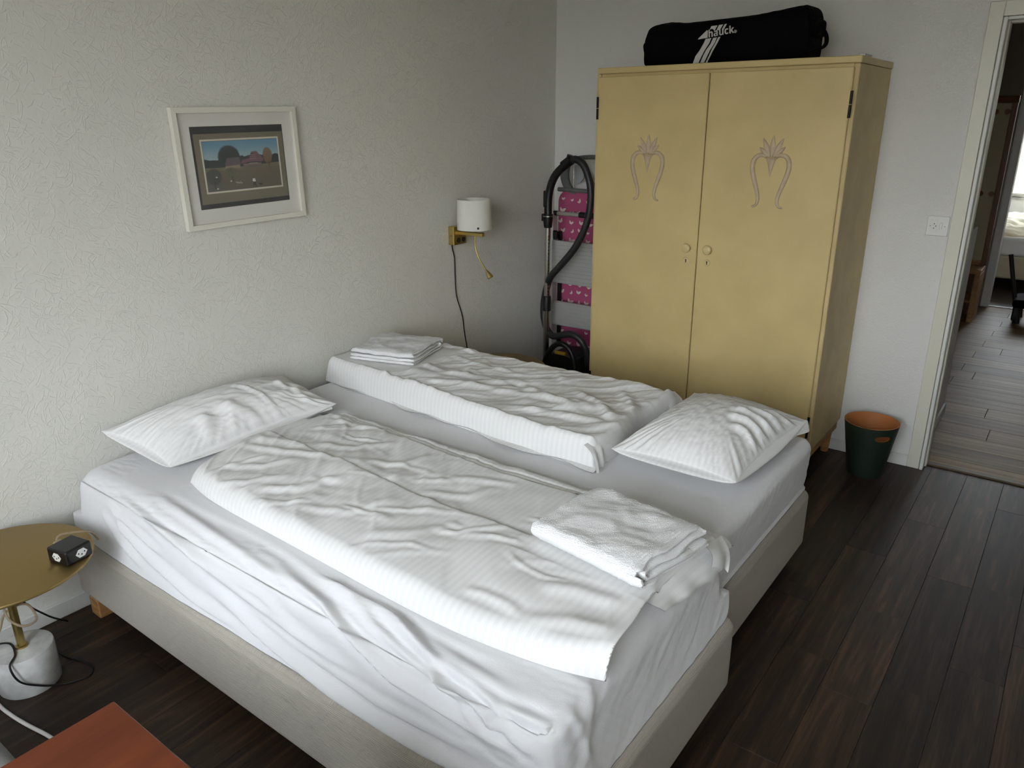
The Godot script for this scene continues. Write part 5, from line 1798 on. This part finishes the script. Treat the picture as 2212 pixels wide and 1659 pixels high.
func painting_tex() -> ImageTexture:
	# the print: black mount, tan border, cream line and a naive farm scene
	var w := 780
	var h := 572
	var im := Image.create(w, h, false, Image.FORMAT_RGB8)
	var r := RandomNumberGenerator.new()
	r.seed = 77
	im.fill(Color(0.07, 0.067, 0.065))
	im.fill_rect(Rect2i(18, 50, 756, 488), Color(0.46, 0.42, 0.34))
	im.fill_rect(Rect2i(64, 88, 668, 378), Color(0.82, 0.80, 0.72))
	im.fill_rect(Rect2i(77, 101, 642, 352), Color(0.20, 0.19, 0.18))
	var px := 79
	var py := 103
	var pw := 638
	var ph := 348
	var pic := Image.create(pw, ph, false, Image.FORMAT_RGB8)
	var nz := noise(78, 0.02, 4)
	for y in ph:
		for x in pw:
			var c: Color
			if y < 190:
				c = Color(0.36, 0.55, 0.66).lerp(Color(0.66, 0.74, 0.74), clampf(y / 150.0, 0, 1))
			else:
				c = Color(0.44, 0.37, 0.28).lerp(Color(0.36, 0.31, 0.25), clampf((y - 190) / 150.0, 0, 1))
				c = c.lerp(Color(0.40, 0.41, 0.33), clampf(0.4 + nz.get_noise_2d(x, y * 2.0), 0, 1) * 0.5)
				c = c.lerp(Color(0.34, 0.37, 0.40), clampf((150.0 - x) / 200.0, 0, 1) * clampf((y - 250) / 90.0, 0, 1))
			pic.set_pixel(x, y, c)
	var dark := Color(0.10, 0.13, 0.12)
	var hill := []
	for x in range(0, pw + 1, 4):
		hill.append(Vector2(x, 122 + 10 * sin(x * 0.013) + r.randf_range(-5, 5) if x < 140 or x > 500 else (112 if x > 280 else 105) + r.randf_range(-5, 5)))
	hill.append(Vector2(pw, 190))
	hill.append(Vector2(0, 200))
	fill_poly(pic, hill, dark, 0.25, r)
	blob(pic, 205, 120, 92, 88, Color(0.09, 0.12, 0.10), Color(0.20, 0.24, 0.20), 1.0, r)
	fill_poly(pic, [Vector2(0, 182), Vector2(270, 188), Vector2(pw, 172), Vector2(pw, 200), Vector2(0, 210)], Color(0.45, 0.40, 0.30), 0.12, r)
	# barn and farmhouse under wide roofs
	fill_poly(pic, [Vector2(165, 176), Vector2(290, 172), Vector2(290, 194), Vector2(165, 194)], Color(0.56, 0.48, 0.38), 0.3, r)
	fill_poly(pic, [Vector2(185, 122), Vector2(290, 118), Vector2(300, 172), Vector2(160, 178)], Color(0.36, 0.30, 0.32), 0.08, r)
	fill_poly(pic, [Vector2(318, 168), Vector2(480, 168), Vector2(476, 196), Vector2(322, 196)], Color(0.46, 0.36, 0.33), 0.35, r)
	fill_poly(pic, [Vector2(312, 142), Vector2(372, 132), Vector2(400, 84), Vector2(446, 84), Vector2(500, 140), Vector2(494, 160), Vector2(470, 162), Vector2(430, 158), Vector2(372, 158), Vector2(300, 168)], Color(0.45, 0.31, 0.34), 0.1, r)
	fill_poly(pic, [Vector2(368, 134), Vector2(402, 92), Vector2(432, 134)], Color(0.28, 0.20, 0.20), 0.2, r)
	for k in 3:
		fill_poly(pic, [Vector2(374 - k * 8 + 16, 108 + k * 12), Vector2(424 + k * 6, 108 + k * 12), Vector2(426 + k * 6, 113 + k * 12), Vector2(380 - k * 8 + 8, 113 + k * 12)], Color(0.60, 0.45, 0.42), 0.1, r)
	for k in 9:
		fill_poly(pic, [Vector2(376 + k * 8, 166), Vector2(380 + k * 8, 166), Vector2(380 + k * 8, 171), Vector2(376 + k * 8, 171)], Color(0.82, 0.78, 0.70))
	blob(pic, 392, 190, 90, 10, Color(0.22, 0.23, 0.22), Color(0.62, 0.56, 0.48), 0.6, r)
	blob(pic, 540, 118, 42, 58, Color(0.44, 0.34, 0.25), Color(0.55, 0.42, 0.30), 0.95, r)
	blob(pic, 548, 178, 9, 24, Color(0.36, 0.30, 0.24), Color(0.30, 0.25, 0.2), 0.8, r)
	blob(pic, 612, 130, 34, 22, Color(0.10, 0.15, 0.10), Color(0.14, 0.2, 0.14), 1.0, r)
	# orchard trees
	blob(pic, 62, 246, 62, 58, Color(0.13, 0.16, 0.14), Color(0.42, 0.44, 0.40), 0.85, r)
	fill_poly(pic, [Vector2(58, 280), Vector2(64, 280), Vector2(66, 334), Vector2(57, 334)], Color(0.17, 0.16, 0.15))
	blob(pic, 210, 226, 56, 40, Color(0.17, 0.19, 0.14), Color(0.66, 0.62, 0.46), 0.75, r)
	fill_poly(pic, [Vector2(208, 250), Vector2(213, 250), Vector2(218, 292), Vector2(211, 292)], Color(0.17, 0.15, 0.13))
	for p in [Vector2(80, 250), Vector2(78, 332), Vector2(196, 285)]:
		blob(pic, p.x, p.y, 8, 5, Color(0.84, 0.82, 0.76), Color(0.7, 0.68, 0.62), 0.9, r)
	for k in 9:
		blob(pic, 236 + k * 6.5 + r.randf_range(-2, 2), 300 + r.randf_range(-8, 8), 4.5, 3.0, Color(0.85, 0.80, 0.70), Color(0.58, 0.48, 0.36), 0.9, r)
	# walker and dog
	blob(pic, 392, 274, 5, 5, Color(0.20, 0.14, 0.11), Color(0.20, 0.14, 0.11), 1.0, r)
	fill_poly(pic, [Vector2(384, 280), Vector2(404, 280), Vector2(408, 302), Vector2(400, 306), Vector2(386, 306), Vector2(380, 296)], Color(0.84, 0.84, 0.82))
	fill_poly(pic, [Vector2(386, 304), Vector2(402, 304), Vector2(412, 340), Vector2(403, 341), Vector2(394, 318), Vector2(388, 340), Vector2(380, 339)], Color(0.16, 0.13, 0.13))
	fill_poly(pic, [Vector2(430, 318), Vector2(440, 318), Vector2(460, 320), Vector2(466, 312), Vector2(464, 324), Vector2(462, 334), Vector2(456, 328), Vector2(446, 335), Vector2(440, 328), Vector2(432, 324)], Color(0.05, 0.05, 0.05))
	im.blit_rect(pic, Rect2i(0, 0, pw, ph), Vector2i(px, py))
	return tex(im)


func picture() -> void:
	var c := Vector3(-2.109, 1.4545, 0.0)
	var t := thing("framed_picture", "framed farm landscape print hanging on the stucco wall", "picture", c)
	t.rotation.z = deg_to_rad(0.9)
	var w := 0.2585
	var h := 0.2085
	var f := 0.0185
	var dz := 0.026
	# mitred rails
	var rails := [
		[Vector2(-w, -h), Vector2(w, -h), Vector2(w - f, -h + f), Vector2(-w + f, -h + f)],
		[Vector2(w, -h), Vector2(w, h), Vector2(w - f, h - f), Vector2(w - f, -h + f)],
		[Vector2(w, h), Vector2(-w, h), Vector2(-w + f, h - f), Vector2(w - f, h - f)],
		[Vector2(-w, h), Vector2(-w, -h), Vector2(-w + f, -h + f), Vector2(-w + f, h - f)],
	]
	for r in rails:
		part(t, "frame_rail", MB.new().prism(PackedVector2Array(r), dz - 0.004, Transform3D(Basis.IDENTITY, Vector3(0, 0, 0.004)), 0.0006), M.frame)
	part(t, "mat_board", span(Vector3(-w + f, -h + f, 0.006), Vector3(w - f, h - f, 0.011), 0.0), M.mat_board)
	var pm := mat(Color(1, 1, 1), 0.8, 0.0, 0.1)
	pm.albedo_texture = painting_tex()
	var b := MB.new()
	# print: x -0.195 .. 0.193, y -0.143 .. 0.143 about the middle
	b.quad(Vector3(-0.192, -0.1405, 0.0114), Vector3(0.1965, -0.1405, 0.0114), Vector3(0.1965, 0.1445, 0.0114), Vector3(-0.192, 0.1445, 0.0114), Vector3(0, 0, 1), Rect2(0, 1, 1, -1))
	part(t, "print", b, pm, "print of a farmhouse, trees, a walker and a dog")
	part(t, "glass_pane", span(Vector3(-w + f, -h + f, 0.0165), Vector3(w - f, h - f, 0.0175), 0.0), M.picture_glass)


func wall_lamp() -> void:
	var t := thing("wall_lamp", "brass wall lamp with white drum shade and a bendy reading light", "lamp", Vector3(-0.91, 1.06, 0.0))
	part(t, "wall_plate", MB.new().box(Vector3(0.0, 0.0, 0.0185), Vector3(0.10, 0.092, 0.037), 0.0025), M.brass)
	part(t, "plate_screw", MB.new().lathe([Vector2(0, 0), Vector2(0.004, 0), Vector2(0.003, 0.002), Vector2(0, 0.002)], Vector3(-0.05, 0.0, 0.022), 12, Basis(Vector3(0, 0, 1), Vector3(-1, 0, 0), Vector3(0, -1, 0))), M.chrome)
	for sx in [-0.014, 0.025]:
		var face := Basis(Vector3(1, 0, 0), Vector3(0, 0, 1), Vector3(0, -1, 0))
		var s := part(t, "switch", MB.new().lathe([Vector2(0, 0), Vector2(0.0125, 0), Vector2(0.0125, 0.002), Vector2(0, 0.002)], Vector3(sx, -0.024, 0.037), 20, face), M.black_plastic, "black switch")
		part(s, "switch_rocker", MB.new().rbox(Vector3(sx, -0.024, 0.0405), Vector3(0.010, 0.014, 0.005), 0.002, 2), M.black_plastic)
	part(t, "arm", MB.new().box(Vector3(0.0, 0.012, 0.112), Vector3(0.024, 0.018, 0.150), 0.002), M.brass)
	part(t, "shade_stem", MB.new().tube(PackedVector3Array([Vector3(0, 0.021, 0.132), Vector3(0, 0.10, 0.132)]), 0.006, 12), M.brass)
	# drum shade: open below and above
	var r0 := 0.083
	var r1 := 0.0865
	var y0 := 0.037
	var y1 := 0.183
	part(t, "shade", MB.new().lathe([Vector2(r1 - 0.002, y0), Vector2(r1, y0), Vector2(r1, y0 + 0.003), Vector2(r0, y1 - 0.003), Vector2(r0, y1), Vector2(r0 - 0.002, y1), Vector2(r1 - 0.002, y0)], Vector3(0, 0, 0.132), 64), M.shade, "white fabric drum shade")
	var sp := MB.new()
	for k in 3:
		var a := TAU * k / 3.0 + 0.4
		sp.tube(PackedVector3Array([Vector3(0, 0.098, 0.132), Vector3(cos(a) * 0.084, 0.10, 0.132 + sin(a) * 0.084)]), 0.0016, 6)
	part(t, "shade_spider", sp, M.brass)
	part(t, "bulb_socket", MB.new().lathe([Vector2(0, 0.075), Vector2(0.014, 0.075), Vector2(0.016, 0.115), Vector2(0, 0.115)], Vector3(0, 0, 0.132), 18), M.white_plastic)
	part(t, "bulb", MB.new().lathe([Vector2(0.0, 0.1155), Vector2(0.013, 0.1155), Vector2(0.015, 0.13), Vector2(0.022, 0.148), Vector2(0.02, 0.163), Vector2(0.01, 0.173), Vector2(0.0, 0.175)], Vector3(0, 0, 0.132), 20), M.white_plastic)
	var a0 := deg_to_rad(128.0)
	var lb := MB.new()
	lb.box(Vector3(cos(a0) * 0.0868, y0 + 0.014, 0.132 + sin(a0) * 0.0868), Vector3(0.001, 0.010, 0.010), 0.0, Basis(Vector3.UP, -a0))
	part(t, "label_tag", lb, M.black, "tiny black label")
	# reading light on a gooseneck
	var neck := smooth_path([Vector3(0, 0.003, 0.135), Vector3(0, -0.05, 0.136), Vector3(0.003, -0.10, 0.150), Vector3(0.006, -0.14, 0.176), Vector3(0.008, -0.165, 0.196)], 8)
	part(t, "gooseneck", MB.new().tube(neck, 0.0042, 10), M.brass)
	var dir := Vector3(0.05, -0.80, 0.60).normalized()
	var sidev := dir.cross(Vector3.UP).normalized()
	var bas := Basis(sidev, dir, sidev.cross(dir))
	var tip := Vector3(0.008, -0.163, 0.195)
	part(t, "reading_head", MB.new().lathe([Vector2(0, 0), Vector2(0.0055, 0.001), Vector2(0.009, 0.012), Vector2(0.0145, 0.032), Vector2(0.0155, 0.044), Vector2(0.0145, 0.0455), Vector2(0.0125, 0.044), Vector2(0.012, 0.036), Vector2(0, 0.036)], tip, 24, bas), M.brass)
	part(t, "reading_lens", MB.new().lathe([Vector2(0, 0.0365), Vector2(0.0115, 0.0365), Vector2(0.008, 0.0405), Vector2(0, 0.0415)], tip, 20, bas), M.chrome)
	# flex down the wall to the floor
	var flex := smooth_path([Vector3(-0.036, -0.045, 0.012), Vector3(-0.030, -0.07, 0.008), Vector3(-0.014, -0.12, 0.006), Vector3(-0.012, -0.22, 0.005), Vector3(-0.005, -0.32, 0.005), Vector3(0.035, -0.43, 0.005), Vector3(0.050, -0.53, 0.005), Vector3(0.068, -0.63, 0.006), Vector3(0.08, -0.80, 0.012), Vector3(0.085, -0.95, 0.018), Vector3(0.10, -1.055, 0.03)], 8)
	part(t, "flex", MB.new().tube(flex, 0.0028, 8), M.dark_cord, "thin black flex")


func small_things() -> void:
	# waste bin
	var b := thing("waste_bin", "dark green waste bin with wooden inside and cut-out handle", "bin", Vector3(-0.197, 0, 1.943))
	var seg := 72
	var h := 0.265
	var hole_a := deg_to_rad(140.0)   # the handle hole looks past the camera's right
	var rad := func(y: float) -> float: return lerpf(0.078, 0.12, y / h)
	var shell := bin_wall(seg * 3, rad, h, hole_a, 0.0)
	part(b, "shell", shell, M.bin_green)
	part(b, "lining", bin_wall(seg * 3, rad, h, hole_a, 0.004), M.bin_wood, "light wooden inside")
	var rimm := MB.new().lathe([Vector2(0.116, h - 0.0005), Vector2(0.12, h - 0.0005), Vector2(0.12, h + 0.001), Vector2(0.116, h + 0.001), Vector2(0.116, h - 0.0005)], Vector3.ZERO, 72)
	part(b, "rim", rimm, M.bin_wood)
	part(b, "bottom", MB.new().lathe([Vector2(0, 0.002), Vector2(0.075, 0.002), Vector2(0.075, 0.008), Vector2(0, 0.008)], Vector3.ZERO, 48), M.bin_wood)
	# light switch and socket beside the door frame
	var s := thing("switch_plate", "square white switch and socket plate beside the door frame", "light switch", Vector3(0, 1.155, 2.045))
	part(s, "plate", MB.new().rbox(Vector3(-0.004, 0, 0), Vector3(0.008, 0.086, 0.088), 0.0038, 3), M.white_plastic)
	part(s, "socket_face", MB.new().box(Vector3(-0.0083, 0.0, -0.014), Vector3(0.0012, 0.052, 0.026), 0.0005), M.white_plastic)
	var holes := MB.new()
	for p in [Vector2(-0.0095, -0.014), Vector2(0.0095, -0.014), Vector2(0.0, -0.007)]:
		holes.lathe([Vector2(0, 0), Vector2(0.0023, 0), Vector2(0.0023, 0.0006), Vector2(0, 0.0006)], Vector3(-0.0088, p.x, p.y), 12, Basis(Vector3(0, 0, 1), Vector3(-1, 0, 0), Vector3(0, -1, 0)))
	part(s, "pin_holes", holes, M.black)
	part(s, "rocker", MB.new().box(Vector3(-0.0105, 0.001, 0.0125), Vector3(0.006, 0.030, 0.011), 0.0015), M.white_plastic)
	for zz in [-0.0295, 0.028]:
		part(s, "screw", MB.new().lathe([Vector2(0, 0), Vector2(0.002, 0), Vector2(0.002, 0.0005), Vector2(0, 0.0005)], Vector3(-0.0079, 0, zz), 10, Basis(Vector3(0, 0, 1), Vector3(-1, 0, 0), Vector3(0, -1, 0))), M.grey_plastic)


# conical wall with an oval handle hole; cells inside the hole are left out and its border follows the oval
func bin_wall(seg: int, rad: Callable, h: float, hole_a: float, inset: float) -> MB:
	var b := MB.new()
	var rows := 60
	var inner := inset > 0.0
	var pos := func(i: int, j: int) -> Vector3:
		var a := TAU * i / seg
		var y := h * j / rows
		var d := wrapf(a - hole_a, -PI, PI) * 0.115
		var q := Vector2(d / 0.036, (y - 0.216) / 0.0140)
		var l := pow(pow(absf(q.x), 2.6) + pow(absf(q.y), 2.6), 1.0 / 2.6)
		# vertices just inside the oval move out to its border
		if l > 0.72 and l < 1.0:
			q /= l
			d = q.x * 0.036
			y = 0.216 + q.y * 0.0140
			a = hole_a + d / 0.115
		var r: float = rad.call(y) - inset
		return Vector3(cos(a) * r, y + (0.004 if inner and j == 0 else 0.0), sin(a) * r)
	var lev := func(i: int, j: int) -> float:
		var d := wrapf(TAU * i / seg - hole_a, -PI, PI) * 0.115
		return pow(pow(absf(d / 0.036), 2.6) + pow(absf((h * j / rows - 0.216) / 0.0140), 2.6), 1.0 / 2.6)
	for i in seg + 1:
		for j in rows + 1:
			var p: Vector3 = pos.call(i, j)
			var n := Vector3(p.x, -0.01, p.z).normalized()
			b.put(p, -n if inner else n, Vector2(float(i) / seg, float(j) / rows))
	for i in seg:
		for j in rows:
			if minf(minf(lev.call(i, j), lev.call(i + 1, j)), minf(lev.call(i, j + 1), lev.call(i + 1, j + 1))) <= 0.72:
				continue
			var p := i * (rows + 1) + j
			var q := p + rows + 1
			if inner:
				b.face(p, q, q + 1)
				b.face(p, q + 1, p + 1)
			else:
				b.face(p, q + 1, q)
				b.face(p, p + 1, q + 1)
	return b
